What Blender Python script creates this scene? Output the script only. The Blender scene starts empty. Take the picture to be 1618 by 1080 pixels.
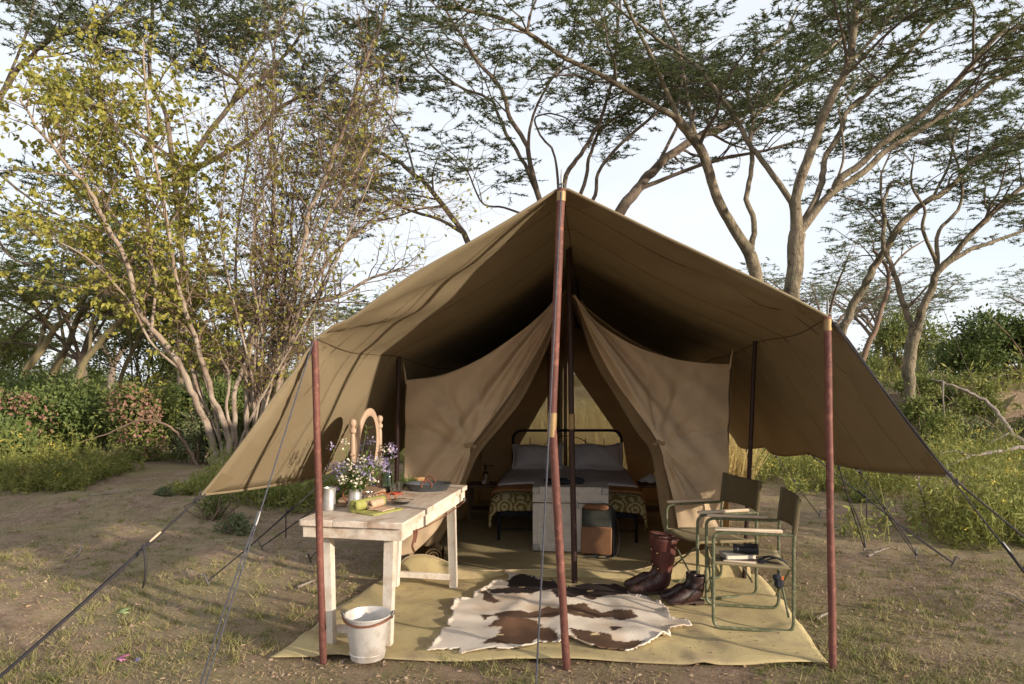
import bpy, math, random
import numpy as np
from mathutils import Vector, Matrix

# ------------------------------------------------------------------ camera, sky, sun, exposure
SC = bpy.context.scene
F, H, CX, HY = 1079.0, 1.55, 809.0, 605.0       # focal length in photo pixels, eye height, principal column, horizon row
cam_d = bpy.data.cameras.new('camera')
cam_d.sensor_width = 36.0
cam_d.lens = 36.0 * F / 1618.0
cam_d.shift_y = (HY - 540.0) / 1618.0
cam_d.clip_end = 2000
cam = bpy.data.objects.new('camera', cam_d)
cam.location = (0, 0, H)
cam.rotation_euler = (math.radians(90), 0, 0)
SC.collection.objects.link(cam)
SC.camera = cam

SUN_EL = math.radians(13.5)
SUN_DIR = Vector((0.84, -0.53, 0)).normalized() * math.cos(SUN_EL) + Vector((0, 0, math.sin(SUN_EL)))   # towards the sun
world = bpy.data.worlds.new('World')
SC.world = world
world.use_nodes = True
wt = world.node_tree
wt.nodes.clear()
wo = wt.nodes.new('ShaderNodeOutputWorld')
bg = wt.nodes.new('ShaderNodeBackground')
sky = wt.nodes.new('ShaderNodeTexSky')
sky.sky_type = 'NISHITA'
sky.sun_disc = False
sky.sun_elevation = SUN_EL
sky.sun_rotation = math.atan2(SUN_DIR.x, SUN_DIR.y)
sky.air_density = 1.0
sky.dust_density = 1.5
wtc = wt.nodes.new('ShaderNodeTexCoord')
wmap = wt.nodes.new('ShaderNodeMapping')
wmap.inputs['Scale'].default_value = (1.0, 1.0, 3.2)
wn = wt.nodes.new('ShaderNodeTexNoise')
wn.inputs['Scale'].default_value = 2.3
wn.inputs['Detail'].default_value = 7
wn.inputs['Roughness'].default_value = 0.55
wr = wt.nodes.new('ShaderNodeMapRange')
wr.inputs['From Min'].default_value = 0.3
wr.inputs['From Max'].default_value = 0.65
wr.inputs['To Min'].default_value = 0.7
wr.inputs['To Max'].default_value = 1.0
wm = wt.nodes.new('ShaderNodeMixRGB')
wm.inputs['Color2'].default_value = (3.55, 3.7, 3.95, 1)          # thin high cloud veil
wt.links.new(wtc.outputs['Generated'], wmap.inputs['Vector'])
wt.links.new(wmap.outputs['Vector'], wn.inputs['Vector'])
wt.links.new(wn.outputs['Fac'], wr.inputs['Value'])
wt.links.new(wr.outputs['Result'], wm.inputs['Fac'])
wt.links.new(sky.outputs['Color'], wm.inputs['Color1'])
wt.links.new(wm.outputs['Color'], bg.inputs['Color'])
wt.links.new(bg.outputs['Background'], wo.inputs['Surface'])
bg.inputs['Strength'].default_value = 0.12

sun_d = bpy.data.lights.new('sun', 'SUN')
sun_d.energy = 3.1
sun_d.angle = math.radians(1.2)
sun_d.color = (1.0, 0.87, 0.71)
sun = bpy.data.objects.new('sun', sun_d)
sun.rotation_euler = (-SUN_DIR).to_track_quat('-Z', 'Y').to_euler()
SC.collection.objects.link(sun)

SC.view_settings.view_transform = 'Standard'
SC.view_settings.look = 'None'
SC.view_settings.exposure = 1.22
SC.view_settings.gamma = 1.0
SC.cycles.max_bounces = 8
SC.cycles.diffuse_bounces = 6
SC.cycles.transparent_max_bounces = 12
SC.cycles.caustics_reflective = False
SC.cycles.caustics_refractive = False
try:
    SC.cycles.use_denoising = True
except Exception:
    pass

random.seed(7)
RNG = np.random.default_rng(11)
C = SC.collection
SKEW = 0.12                                      # the tent's axis runs slightly to the right as it recedes

# ------------------------------------------------------------------ measuring helpers
def at(px, py, d):
    """world point seen at photo pixel (px, py) at distance d in front of the camera"""
    return np.array([(px - CX) / F * d, d, H - (py - HY) / F * d])
def gnd(px, py, z=0.0):
    """world point on the horizontal plane z seen at pixel (px, py)"""
    return at(px, py, (H - z) * F / (py - HY))

# ------------------------------------------------------------------ object helpers
def tagit(o, label=None, cat=None, group=None, kind=None):
    if label: o['label'] = label
    if cat: o['category'] = cat
    if group: o['group'] = group
    if kind: o['kind'] = kind
    return o
def root(name, label, cat, loc=(0, 0, 0), rz=0.0, group=None):
    o = bpy.data.objects.new(name, None)
    o.empty_display_size = 0.1
    o.location = tuple(float(v) for v in loc)
    o.rotation_euler = (0, 0, rz)
    C.objects.link(o)
    return tagit(o, label, cat, group)
def mesh_np(name, V, faces, mat, parent=None, smooth=True, var=None, local=False, origin=True, col=None):
    """faces: list of int arrays (n,k). World coordinates unless local; the mesh origin is put at its foot."""
    V = np.asarray(V, dtype=np.float64)
    if parent is not None:
        off = np.zeros(3) if local else np.array(parent.location)
    else:
        off = np.array([V[:, 0].mean(), V[:, 1].mean(), V[:, 2].min()]) if origin else np.zeros(3)
    me = bpy.data.meshes.new(name)
    faces = [np.asarray(f, dtype=np.int32) for f in faces if len(f)]
    nl = sum(f.size for f in faces)
    nf = sum(len(f) for f in faces)
    me.vertices.add(len(V)); me.loops.add(nl); me.polygons.add(nf)
    me.vertices.foreach_set('co', (V - off).astype(np.float32).ravel())
    me.loops.foreach_set('vertex_index', np.concatenate([f.ravel() for f in faces]))
    tot = np.concatenate([np.full(len(f), f.shape[1], dtype=np.int32) for f in faces])
    st = np.concatenate([[0], np.cumsum(tot)[:-1]]).astype(np.int32)
    me.polygons.foreach_set('loop_start', st)
    me.polygons.foreach_set('loop_total', tot)
    me.polygons.foreach_set('use_smooth', np.full(nf, smooth))
    if var is not None:
        a = me.attributes.new('var', 'FLOAT', 'POINT')
        a.data.foreach_set('value', np.asarray(var, dtype=np.float32))
    if col is not None:
        a = me.color_attributes.new('tint', 'FLOAT_COLOR', 'POINT')
        cc = np.ones((len(V), 4), dtype=np.float32); cc[:, :3] = col
        a.data.foreach_set('color', cc.ravel())
    me.update(calc_edges=True)
    me.validate()
    if mat is not None: me.materials.append(mat)
    o = bpy.data.objects.new(name, me)
    C.objects.link(o)
    if parent is not None: o.parent = parent
    else: o.location = tuple(off)
    return o
def copy_tree(o, parent=None):
    c = o.copy(); C.objects.link(c); c.parent = parent
    for ch in list(o.children): copy_tree(ch, c)
    return c

class MB:
    """collects shapes into one mesh"""
    def __init__(s): s.v = []; s.f = []; s.n = 0
    def add(s, V, Fs, M=None):
        V = np.asarray(V, float)
        if M is not None:
            M = np.array(M); V = V @ M[:3, :3].T + M[:3, 3]
        s.v.append(V)
        for f in Fs: s.f.append([i + s.n for i in f])
        s.n += len(V)
    def box(s, c, size, M=None, bev=0.0, taper=None):
        x, y, z = [a / 2 for a in size]
        c = np.array(c, float)
        b = min(bev, x * .8, y * .8, z * .8)
        if b <= 0:
            V = np.array([[sx * x, sy * y, sz * z] for sz in (-1, 1) for sy in (-1, 1) for sx in (-1, 1)], float)
            Fs = [(0, 2, 3, 1), (4, 5, 7, 6), (0, 1, 5, 4), (2, 6, 7, 3), (0, 4, 6, 2), (1, 3, 7, 5)]
        else:
            V = []
            ids = {}
            for sz in (-1, 1):
                for sy in (-1, 1):
                    for sx in (-1, 1):
                        for ax in range(3):
                            p = [sx * x, sy * y, sz * z]
                            for k in range(3):
                                if k != ax: p[k] -= b * (1 if p[k] > 0 else -1)
                            ids[(sx, sy, sz, ax)] = len(V); V.append(p)
            V = np.array(V)
            Fs = []
            for ax in range(3):
                o1, o2 = [(1, 2), (2, 0), (0, 1)][ax]
                for sg in (-1, 1):
                    q = []
                    for a_, b_ in ((-1, -1), (1, -1), (1, 1), (-1, 1)):
                        k = [0, 0, 0]; k[ax] = sg; k[o1] = a_; k[o2] = b_
                        q.append(ids[(k[0], k[1], k[2], ax)])
                    Fs.append(q if sg > 0 else q[::-1])
            for ax in range(3):
                o1, o2 = [(1, 2), (2, 0), (0, 1)][ax]
                for a_ in (-1, 1):
                    for b_ in (-1, 1):
                        k = [0, 0, 0]; k[o1] = a_; k[o2] = b_
                        lo = list(k); lo[ax] = -1; hi = list(k); hi[ax] = 1
                        q = [ids[(*lo, o1)], ids[(*hi, o1)], ids[(*hi, o2)], ids[(*lo, o2)]]
                        Fs.append(q if a_ * b_ < 0 else q[::-1])
            for sz in (-1, 1):
                for sy in (-1, 1):
                    for sx in (-1, 1):
                        q = [ids[(sx, sy, sz, a)] for a in range(3)]
                        Fs.append(q if sx * sy * sz > 0 else q[::-1])
        s.add(V + c, Fs, M)
    def tube(s, pts, r, n=8, M=None, cap=True, flat=1.0, closed=False):
        P = np.asarray(pts, float); m = len(P)
        R = np.full(m, r) if np.isscalar(r) else np.asarray(r, float)
        if closed:
            T = np.roll(P, -1, 0) - np.roll(P, 1, 0)
        else:
            T = np.gradient(P, axis=0)
        T /= np.linalg.norm(T, axis=1)[:, None] + 1e-12
        up = np.array([0, 0, 1.0]) if abs(T[0][2]) < .9 else np.array([1.0, 0, 0])
        A = np.cross(T[0], up); A /= np.linalg.norm(A)
        V = []
        for i in range(m):
            A = A - T[i] * np.dot(A, T[i]); A /= np.linalg.norm(A) + 1e-12
            B = np.cross(T[i], A)
            for k in range(n):
                t = 2 * math.pi * k / n
                V.append(P[i] + R[i] * (A * math.cos(t) + B * math.sin(t) * flat))
        Fs = []
        for i in range(m if closed else m - 1):
            j = (i + 1) % m
            for k in range(n):
                Fs.append((i * n + k, i * n + (k + 1) % n, j * n + (k + 1) % n, j * n + k))
        if cap and not closed:
            Fs.append(tuple(range(n))[::-1]); Fs.append(tuple((m - 1) * n + k for k in range(n)))
        s.add(V, Fs, M)
    def lathe(s, prof, n=20, M=None, c=(0, 0, 0), sx=1.0, sy=1.0, cap=True):
        V = []
        for r, z in prof:
            for k in range(n):
                t = 2 * math.pi * k / n
                V.append((c[0] + r * math.cos(t) * sx, c[1] + r * math.sin(t) * sy, c[2] + z))
        Fs = []
        for i in range(len(prof) - 1):
            for k in range(n):
                Fs.append((i * n + k, i * n + (k + 1) % n, (i + 1) * n + (k + 1) % n, (i + 1) * n + k))
        if cap:
            if prof[0][0] > 1e-4: Fs.append(tuple(range(n))[::-1])
            if prof[-1][0] > 1e-4: Fs.append(tuple((len(prof) - 1) * n + k for k in range(n)))
        s.add(V, Fs, M)
    def grid(s, P, M=None, wrap=False):
        P = np.asarray(P, float); a, b = P.shape[:2]
        Fs = [(i * b + j, i * b + (j + 1) % b, (i + 1) * b + (j + 1) % b, (i + 1) * b + j)
              for i in range(a - 1) for j in range(b if wrap else b - 1)]
        s.add(P.reshape(-1, 3), Fs, M)
    def build(s, name, mat, parent=None, local=False, smooth=True, solid=0.0, auto=True, origin=True):
        V = np.concatenate(s.v)
        if parent is not None:
            off = np.zeros(3) if local else np.array(parent.location)
        else:
            off = np.array([(V[:, 0].min() + V[:, 0].max()) / 2, (V[:, 1].min() + V[:, 1].max()) / 2, V[:, 2].min()]) if origin else np.zeros(3)
        me = bpy.data.meshes.new(name)
        me.from_pydata((V - off).tolist(), [], s.f)
        if smooth:
            me.polygons.foreach_set('use_smooth', [True] * len(me.polygons))
            if auto:
                try: me.set_sharp_from_angle(angle=math.radians(38))
                except Exception: pass
        me.update()
        if mat is not None: me.materials.append(mat)
        o = bpy.data.objects.new(name, me)
        C.objects.link(o)
        if parent is not None: o.parent = parent
        else: o.location = tuple(off)
        if solid:
            m = o.modifiers.new('thickness', 'SOLIDIFY'); m.thickness = solid; m.offset = 0
        return o
def TR(loc, rz=0.0, rx=0.0, ry=0.0, sc=1.0):
    return Matrix.Translation(Vector([float(v) for v in loc])) @ Matrix.Rotation(rz, 4, 'Z') @ Matrix.Rotation(ry, 4, 'Y') @ Matrix.Rotation(rx, 4, 'X') @ Matrix.Scale(sc, 4)
def smooth_path(pts, n):
    """Catmull-Rom resample"""
    P = np.asarray(pts, float)
    if len(P) == 2: return np.array([P[0] + (P[1] - P[0]) * t for t in np.linspace(0, 1, n)])
    Q = np.vstack([2 * P[0] - P[1], P, 2 * P[-1] - P[-2]])
    out = []
    for t in np.linspace(0, len(P) - 1 - 1e-9, n):
        i = int(t); u = t - i
        p0, p1, p2, p3 = Q[i], Q[i + 1], Q[i + 2], Q[i + 3]
        out.append(.5 * (2 * p1 + (p2 - p0) * u + (2 * p0 - 5 * p1 + 4 * p2 - p3) * u * u + (3 * p1 - p0 - 3 * p2 + p3) * u ** 3))
    return np.array(out)

# ------------------------------------------------------------------ value noise
_H = np.random.default_rng(3).random((256, 256))
def vnoise(x, y):
    x = np.asarray(x, float); y = np.asarray(y, float)
    xi = np.floor(x).astype(int); yi = np.floor(y).astype(int)
    u = x - xi; v = y - yi
    u = u * u * (3 - 2 * u); v = v * v * (3 - 2 * v)
    g = lambda a, b: _H[a & 255, b & 255]
    return (g(xi, yi) * (1 - u) + g(xi + 1, yi) * u) * (1 - v) + (g(xi, yi + 1) * (1 - u) + g(xi + 1, yi + 1) * u) * v
def fbm(x, y, o=4):
    s = 0; a = .5; t = 0
    for k in range(o):
        s = s + a * vnoise(x * 2 ** k + 17 * k, y * 2 ** k + 31 * k); t += a; a *= .55
    return s / t
def sstep(a, b, x):
    t = np.clip((np.asarray(x, float) - a) / (b - a), 0, 1); return t * t * (3 - 2 * t)
def inpoly(x, y, poly):
    x = np.asarray(x); y = np.asarray(y); r = np.zeros(x.shape, bool)
    n = len(poly)
    for i in range(n):
        x0, y0 = poly[i]; x1, y1 = poly[(i + 1) % n]
        c = ((y0 > y) != (y1 > y)) & (x < (x1 - x0) * (y - y0) / (y1 - y0 + 1e-12) + x0)
        r ^= c
    return r

# ------------------------------------------------------------------ materials
class NT:
    def __init__(s, name):
        s.m = bpy.data.materials.new(name); s.m.use_nodes = True
        s.t = s.m.node_tree; s.t.nodes.clear()
        s.out = s.n('ShaderNodeOutputMaterial')
    def n(s, typ, **kw):
        x = s.t.nodes.new(typ)
        for k, v in kw.items():
            if k in x.inputs: x.inputs[k].default_value = v
            else: setattr(x, k, v)
        return x
    def l(s, a, b): s.t.links.new(a, b)
def c4(c): return (c[0], c[1], c[2], 1)
def mk(name, col, col2=None, scale=8.0, rough=.8, metal=0.0, bump=0.0, bscale=60.0, lo=.35, hi=.65, transl=0.0, weave=0.0, stretch=(1, 1, 1),
       spec=.3, attr=False, alpha=1.0, transmission=0.0, col3=None, scale3=2.0, detail=5, coat=0.0, bdist=.01):
    """noise-mottled surface, optional weave or grain relief, optional light passing through (cloth, leaves)"""
    t = NT(name)
    tc = t.n('ShaderNodeTexCoord'); mp = t.n('ShaderNodeMapping'); mp.inputs['Scale'].default_value = stretch
    t.l(tc.outputs['Object'], mp.inputs['Vector'])
    p = t.n('ShaderNodeBsdfPrincipled')
    p.inputs['Roughness'].default_value = rough; p.inputs['Metallic'].default_value = metal
    p.inputs['Specular IOR Level'].default_value = spec
    p.inputs['Transmission Weight'].default_value = transmission
    p.inputs['Coat Weight'].default_value = coat
    col2 = col2 or col
    nz = t.n('ShaderNodeTexNoise', Scale=scale, Detail=detail, Roughness=.6)
    t.l(mp.outputs['Vector'], nz.inputs['Vector'])
    mr = t.n('ShaderNodeMapRange'); mr.inputs['From Min'].default_value = lo; mr.inputs['From Max'].default_value = hi
    if attr:
        at_ = t.n('ShaderNodeAttribute', attribute_name='var')
        t.l(at_.outputs['Fac'], mr.inputs['Value'])
        mr.inputs['From Min'].default_value = 0; mr.inputs['From Max'].default_value = 1
    else:
        t.l(nz.outputs['Fac'], mr.inputs['Value'])
    mx = t.n('ShaderNodeMixRGB', Color1=c4(col), Color2=c4(col2))
    t.l(mr.outputs['Result'], mx.inputs['Fac'])
    cout = mx.outputs['Color']
    if col3:
        n3 = t.n('ShaderNodeTexNoise', Scale=scale3, Detail=6, Roughness=.65)
        t.l(tc.outputs['Object'], n3.inputs['Vector'])
        m3 = t.n('ShaderNodeMapRange'); m3.inputs['From Min'].default_value = .5; m3.inputs['From Max'].default_value = .68
        t.l(n3.outputs['Fac'], m3.inputs['Value'])
        x3 = t.n('ShaderNodeMixRGB', Color2=c4(col3))
        t.l(m3.outputs['Result'], x3.inputs['Fac']); t.l(cout, x3.inputs['Color1'])
        cout = x3.outputs['Color']
    t.l(cout, p.inputs['Base Color'])
    hgt = None
    if weave:
        w1 = t.n('ShaderNodeTexWave', Scale=weave, Distortion=.6); w1.wave_type = 'BANDS'; w1.bands_direction = 'X'
        w2 = t.n('ShaderNodeTexWave', Scale=weave, Distortion=.6); w2.wave_type = 'BANDS'; w2.bands_direction = 'Z'
        t.l(tc.outputs['Object'], w1.inputs['Vector']); t.l(tc.outputs['Object'], w2.inputs['Vector'])
        ad = t.n('ShaderNodeMath', operation='ADD'); t.l(w1.outputs['Fac'], ad.inputs[0]); t.l(w2.outputs['Fac'], ad.inputs[1])
        nb = t.n('ShaderNodeTexNoise', Scale=bscale, Detail=4)
        t.l(tc.outputs['Object'], nb.inputs['Vector'])
        ad2 = t.n('ShaderNodeMath', operation='MULTIPLY_ADD'); ad2.inputs[1].default_value = 1.6
        t.l(nb.outputs['Fac'], ad2.inputs[0]); t.l(ad.outputs[0], ad2.inputs[2])
        hgt = ad2.outputs[0]
    elif bump:
        nb = t.n('ShaderNodeTexNoise', Scale=bscale, Detail=6, Roughness=.65)
        t.l(mp.outputs['Vector'], nb.inputs['Vector'])
        hgt = nb.outputs['Fac']
    if hgt is not None and bump:
        b = t.n('ShaderNodeBump', Strength=bump, Distance=bdist)
        t.l(hgt, b.inputs['Height']); t.l(b.outputs['Normal'], p.inputs['Normal'])
    sh = p.outputs['BSDF']
    if transl:
        tr = t.n('ShaderNodeBsdfTranslucent'); t.l(cout, tr.inputs['Color'])
        ms = t.n('ShaderNodeMixShader', Fac=transl); t.l(sh, ms.inputs[1]); t.l(tr.outputs[0], ms.inputs[2]); sh = ms.outputs[0]
    if alpha < 1:
        tp = t.n('ShaderNodeBsdfTransparent')
        ms = t.n('ShaderNodeMixShader', Fac=alpha); t.l(tp.outputs[0], ms.inputs[1]); t.l(sh, ms.inputs[2]); sh = ms.outputs[0]
    t.l(sh, t.out.inputs['Surface'])
    return t.m

M = {}
M['fly'] = mk('fly_canvas', (.30, .238, .145), (.262, .205, .124), scale=2.2, rough=.9, bump=.3, weave=160, bscale=11, transl=.13, col3=(.245, .187, .112), scale3=1.4)
M['flap'] = mk('flap_canvas', (.68, .515, .345), (.60, .45, .295), scale=4, rough=.95, bump=.3, weave=150, bscale=9, transl=.14, col3=(.52, .385, .25), scale3=2.2)
M['lining'] = mk('lining_canvas', (.30, .215, .125), (.25, .175, .10), scale=4, rough=.95, bump=.14, weave=150, bscale=10, transl=.08)
M['tentdark'] = mk('roof_canvas', (.36, .26, .15), (.30, .22, .125), rough=.95, bump=.1, weave=150, transl=.2)
M['wallcanvas'] = mk('wall_canvas', (.46, .34, .20), (.40, .29, .17), scale=3, rough=.95, bump=.12, weave=140, transl=.42)
M['mat'] = mk('mat_canvas', (.52, .42, .215), (.45, .355, .18), scale=2.5, rough=.9, bump=.35, weave=150, bscale=7, col3=(.33, .25, .15), scale3=3.1)
M['floor'] = mk('floor_canvas', (.42, .34, .185), (.35, .28, .15), scale=4, rough=.85, bump=.12, weave=150)
M['seam'] = mk('seam_thread', (.13, .095, .052), rough=.9)
M['flypatch'] = mk('reinforcing_canvas', (.25, .19, .11), (.21, .16, .092), rough=.92, bump=.2, weave=160, bscale=11, transl=.05)
M['piping'] = mk('piping_cord', (.42, .33, .2), rough=.9)
M['pole'] = mk('red_brown_pole', (.165, .06, .044), (.10, .038, .03), scale=14, rough=.62, bump=.12, bscale=40, stretch=(1, 1, .15), col3=(.235, .095, .068), scale3=26)
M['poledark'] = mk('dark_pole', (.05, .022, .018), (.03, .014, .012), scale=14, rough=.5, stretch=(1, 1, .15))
M['bamboo'] = mk('brass_sleeve', (.34, .225, .105), (.26, .17, .08), scale=20, rough=.55, metal=.35)
M['rope'] = mk('dark_rope', (.03, .027, .03), (.05, .045, .045), rough=.9, bump=.4, bscale=200)
M['ropegrey'] = mk('grey_rope', (.055, .055, .066), (.085, .083, .092), scale=60, rough=.85, bump=.4, bscale=220)
M['toggle'] = mk('toggle_wood', (.62, .48, .32), (.5, .38, .24), rough=.7)
M['steel'] = mk('peg_steel', (.17, .165, .16), rough=.5, metal=.8)
M['white_wood'] = mk('white_washed_wood', (.66, .56, .45), (.74, .66, .56), scale=6, rough=.75, bump=.18, bscale=26, stretch=(9, 1, 9), col3=(.50, .37, .26), scale3=9)
M['white_wood_z'] = mk('white_washed_leg', (.66, .57, .47), (.75, .68, .58), scale=6, rough=.75, bump=.18, bscale=26, stretch=(9, 9, 1), col3=(.56, .45, .34), scale3=11)
M['table_top'] = mk('worn_table_top', (.60, .48, .37), (.72, .63, .53), scale=5, rough=.72, bump=.2, bscale=24, stretch=(10, 1, 10), col3=(.44, .29, .19), scale3=6)
M['leather'] = mk('strap_leather', (.22, .09, .055), (.15, .06, .035), rough=.6, bump=.2)
M['zinc'] = mk('galvanised_zinc', (.60, .58, .55), (.48, .47, .46), scale=18, rough=.42, metal=.75, bump=.08, bscale=30, col3=(.68, .66, .64), scale3=10)
M['zincdark'] = mk('dull_zinc_tray', (.16, .175, .19), (.11, .12, .135), scale=14, rough=.5, metal=.7)
M['enamel'] = mk('white_metal_bucket', (.70, .66, .61), (.55, .51, .47), scale=7, rough=.45, metal=.35, bump=.25, bscale=9, bdist=.02, col3=(.42, .35, .28), scale3=7)
M['rust'] = mk('rusty_copper', (.26, .10, .055), (.16, .06, .035), scale=25, rough=.6, metal=.35)
M['turned'] = mk('turned_pine', (.48, .345, .25), (.40, .275, .19), scale=8, rough=.5, bump=.1, bscale=30, stretch=(5, 5, 1))
M['mirror'] = mk('reflection_tinted_glass', (.34, .35, .31), (.28, .29, .26), scale=14, rough=.08, metal=1)  # base colour darkened to stand in for the fly sheet's dark reflection
M['glass'] = mk('clear_glass', (.93, .96, .95), rough=.03, transmission=1.0, spec=.5)
M['glassg'] = mk('green_glass', (.62, .80, .72), rough=.04, transmission=1.0, spec=.5)
M['towelg'] = mk('green_towel', (.42, .41, .13), (.36, .35, .10), rough=1, bump=.7, bscale=240, scale=30)
M['towelb'] = mk('peach_towel', (.66, .46, .32), (.58, .39, .26), rough=1, bump=.7, bscale=240, scale=30)
M['silver'] = mk('polished_silver', (.72, .70, .67), rough=.2, metal=1)
M['orange'] = mk('tortoise_orange', (.48, .16, .06), (.35, .1, .04), rough=.3, scale=40)
M['red'] = mk('red_enamel', (.42, .03, .03), rough=.35)
M['tanblock'] = mk('tan_sponge', (.45, .27, .13), (.38, .22, .1), rough=.95, bump=.6, bscale=120)
M['stem'] = mk('flower_stem', (.10, .155, .045), (.15, .20, .06), rough=.7)
M['petalp'] = mk('purple_petal', (.27, .21, .42), (.50, .44, .60), rough=.7, transl=.25, attr=True)
M['petalw'] = mk('white_petal', (.80, .76, .62), (.80, .66, .60), rough=.7, transl=.25, attr=True)
M['petalpink'] = mk('pink_petal', (.60, .14, .34), (.70, .35, .5), rough=.7, transl=.2)
M['leafg'] = mk('fresh_leaf', (.10, .16, .04), (.22, .27, .07), rough=.6, transl=.3, attr=True)
M['chair'] = mk('olive_tube', (.115, .125, .07), (.085, .095, .05), scale=25, rough=.45, bump=.1, col3=(.25, .23, .15), scale3=45)
M['chaircloth'] = mk('olive_chair_canvas', (.135, .108, .06), (.115, .09, .05), scale=6, rough=.95, bump=.14, weave=170, transl=.06)
M['seatcloth'] = mk('khaki_seat_canvas', (.24, .195, .115), (.20, .16, .09), scale=6, rough=.95, bump=.14, weave=170)
M['armwood'] = mk('bleached_arm_wood', (.58, .43, .30), (.66, .54, .41), scale=7, rough=.75, bump=.15, stretch=(1, 8, 8))
M['boot'] = mk('oxblood_leather', (.055, .018, .015), (.032, .012, .011), scale=10, rough=.5, bump=.3, bscale=40, coat=.1, col3=(.12, .08, .06), scale3=12)
M['bootshaft'] = mk('red_brown_leather', (.115, .036, .026), (.075, .022, .018), scale=7, rough=.5, bump=.15, bscale=45, col3=(.07, .02, .018), scale3=9)
M['bootdark'] = mk('dark_brown_leather', (.035, .014, .013), (.022, .010, .010), scale=10, rough=.42, bump=.3, bscale=40, coat=.15, col3=(.085, .06, .05), scale3=14)
M['sole'] = mk('boot_sole', (.045, .025, .018), rough=.7)
M['brass'] = mk('brass', (.75, .48, .18), rough=.3, metal=1)
M['black'] = mk('black_rubber', (.014, .014, .016), (.02, .02, .022), rough=.5)
M['blacksteel'] = mk('black_iron', (.012, .012, .015), rough=.4, metal=.3)
M['blackcloth'] = mk('black_cloth', (.018, .02, .028), (.028, .03, .038), rough=.95, bump=.3)
M['linen'] = mk('grey_linen', (.70, .64, .62), (.62, .565, .55), scale=6, rough=.95, bump=.2, weave=180, bscale=8)
M['sheet'] = mk('grey_sheet', (.70, .64, .61), (.63, .57, .55), scale=6, rough=.95, bump=.2, bscale=20)
M['blanket'] = mk('rust_blanket', (.44, .22, .08), (.38, .18, .065), scale=20, rough=1, bump=.5, bscale=150)
M['yellow'] = mk('mustard_cushion', (.62, .42, .12), (.5, .33, .09), scale=30, rough=.95)
M['chest'] = mk('white_painted_chest', (.62, .56, .49), (.54, .48, .42), scale=7, rough=.7, bump=.15, bscale=30, stretch=(1, 6, 6), col3=(.45, .39, .33), scale3=8)
M['chestmetal'] = mk('chest_iron', (.42, .40, .37), (.32, .30, .28), rough=.5, metal=.6, scale=30)
M['bagolive'] = mk('grey_green_canvas_bag', (.06, .062, .05), (.05, .05, .042), rough=.95, weave=150, bump=.12)
M['bagtan'] = mk('tan_leather_bag', (.23, .115, .055), (.18, .085, .04), scale=8, rough=.6, bump=.2)
M['stool'] = mk('stool_wood', (.16, .10, .06), (.12, .075, .045), rough=.7, stretch=(1, 8, 8))
M['tissue'] = mk('white_tissue', (.8, .78, .76), rough=.9)
M['paper'] = mk('page_edge', (.72, .60, .48), (.64, .52, .40), scale=120, rough=.9, stretch=(.1, .1, 30))
M['bookbrown'] = mk('brown_book_cover', (.065, .042, .035), (.05, .03, .026), rough=.6)
M['bookmap'] = mk('patterned_book_cover', (.42, .40, .36), (.22, .21, .17), scale=40, rough=.6)
M['bark'] = mk('fever_tree_bark', (.27, .215, .15), (.165, .14, .09), scale=3.2, rough=.95, bump=1.0, bscale=14, bdist=.08, stretch=(1, 1, .5), col3=(.075, .056, .04), scale3=4.5, lo=.42, hi=.58)
M['barkdark'] = mk('dark_acacia_bark', (.20, .155, .12), (.125, .095, .072), scale=5, rough=.95, bump=.8, bscale=10, bdist=.05, stretch=(1, 1, .3))
M['barkpale'] = mk('pale_lichen_bark', (.25, .185, .135), (.34, .28, .22), scale=7, rough=.95, bump=.8, bscale=14, bdist=.03, stretch=(1, 1, .35), col3=(.12, .078, .055), scale3=3.0)
M['barkyellow'] = mk('yellow_fever_bark', (.235, .19, .105), (.17, .14, .075), scale=4, rough=.9, bump=.6, bdist=.03, stretch=(1, 1, .3))
M['twig'] = mk('dark_twig', (.15, .118, .092), (.105, .082, .065), rough=.95)
M['twigbrown'] = mk('brown_twig', (.20, .135, .095), (.15, .10, .07), rough=.95)
M['acacia'] = mk('acacia_leaf', (.105, .142, .062), (.225, .25, .118), rough=.75, transl=.38, attr=True)
M['acacialight'] = mk('yellowish_acacia_leaf', (.17, .205, .06), (.34, .35, .12), rough=.75, transl=.35, attr=True)
M['leafyellow'] = mk('yellow_green_leaf', (.20, .225, .045), (.45, .39, .085), rough=.6, transl=.42, attr=True)
M['bushdark'] = mk('dark_bush_leaf', (.062, .10, .026), (.17, .205, .056), rough=.65, transl=.25, attr=True)
M['bushlight'] = mk('light_bush_leaf', (.105, .14, .036), (.235, .25, .07), rough=.7, transl=.3, attr=True)
M['bushgrey'] = mk('grey_green_leaf', (.10, .125, .055), (.17, .185, .085), rough=.75, transl=.2, attr=True)
M['deadleaf'] = mk('dead_pink_leaf', (.21, .105, .072), (.34, .20, .15), rough=.85, transl=.2, attr=True)
M['weed'] = mk('weed_leaf', (.13, .17, .038), (.33, .31, .085), rough=.7, transl=.3, attr=True)
M['weedflower'] = mk('yellow_weed_flower', (.55, .42, .05), (.65, .5, .1), rough=.7, transl=.2, attr=True)
M['drygrass'] = mk('dry_grass_blade', (.29, .215, .115), (.42, .34, .19), rough=.85, transl=.2, attr=True)
M['goldgrass'] = mk('golden_grass', (.42, .31, .12), (.60, .48, .22), rough=.85, transl=.3, attr=True)
M['greengrass'] = mk('green_grass_blade', (.13, .15, .045), (.25, .235, .085), rough=.8, transl=.25, attr=True)
M['litter'] = mk('leaf_litter', (.22, .14, .08), (.40, .28, .18), rough=.95, attr=True)
M['deadwood'] = mk('bleached_deadwood', (.28, .235, .20), (.20, .165, .14), scale=6, rough=.95, bump=.5, bscale=24, stretch=(1, 1, 1))

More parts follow.
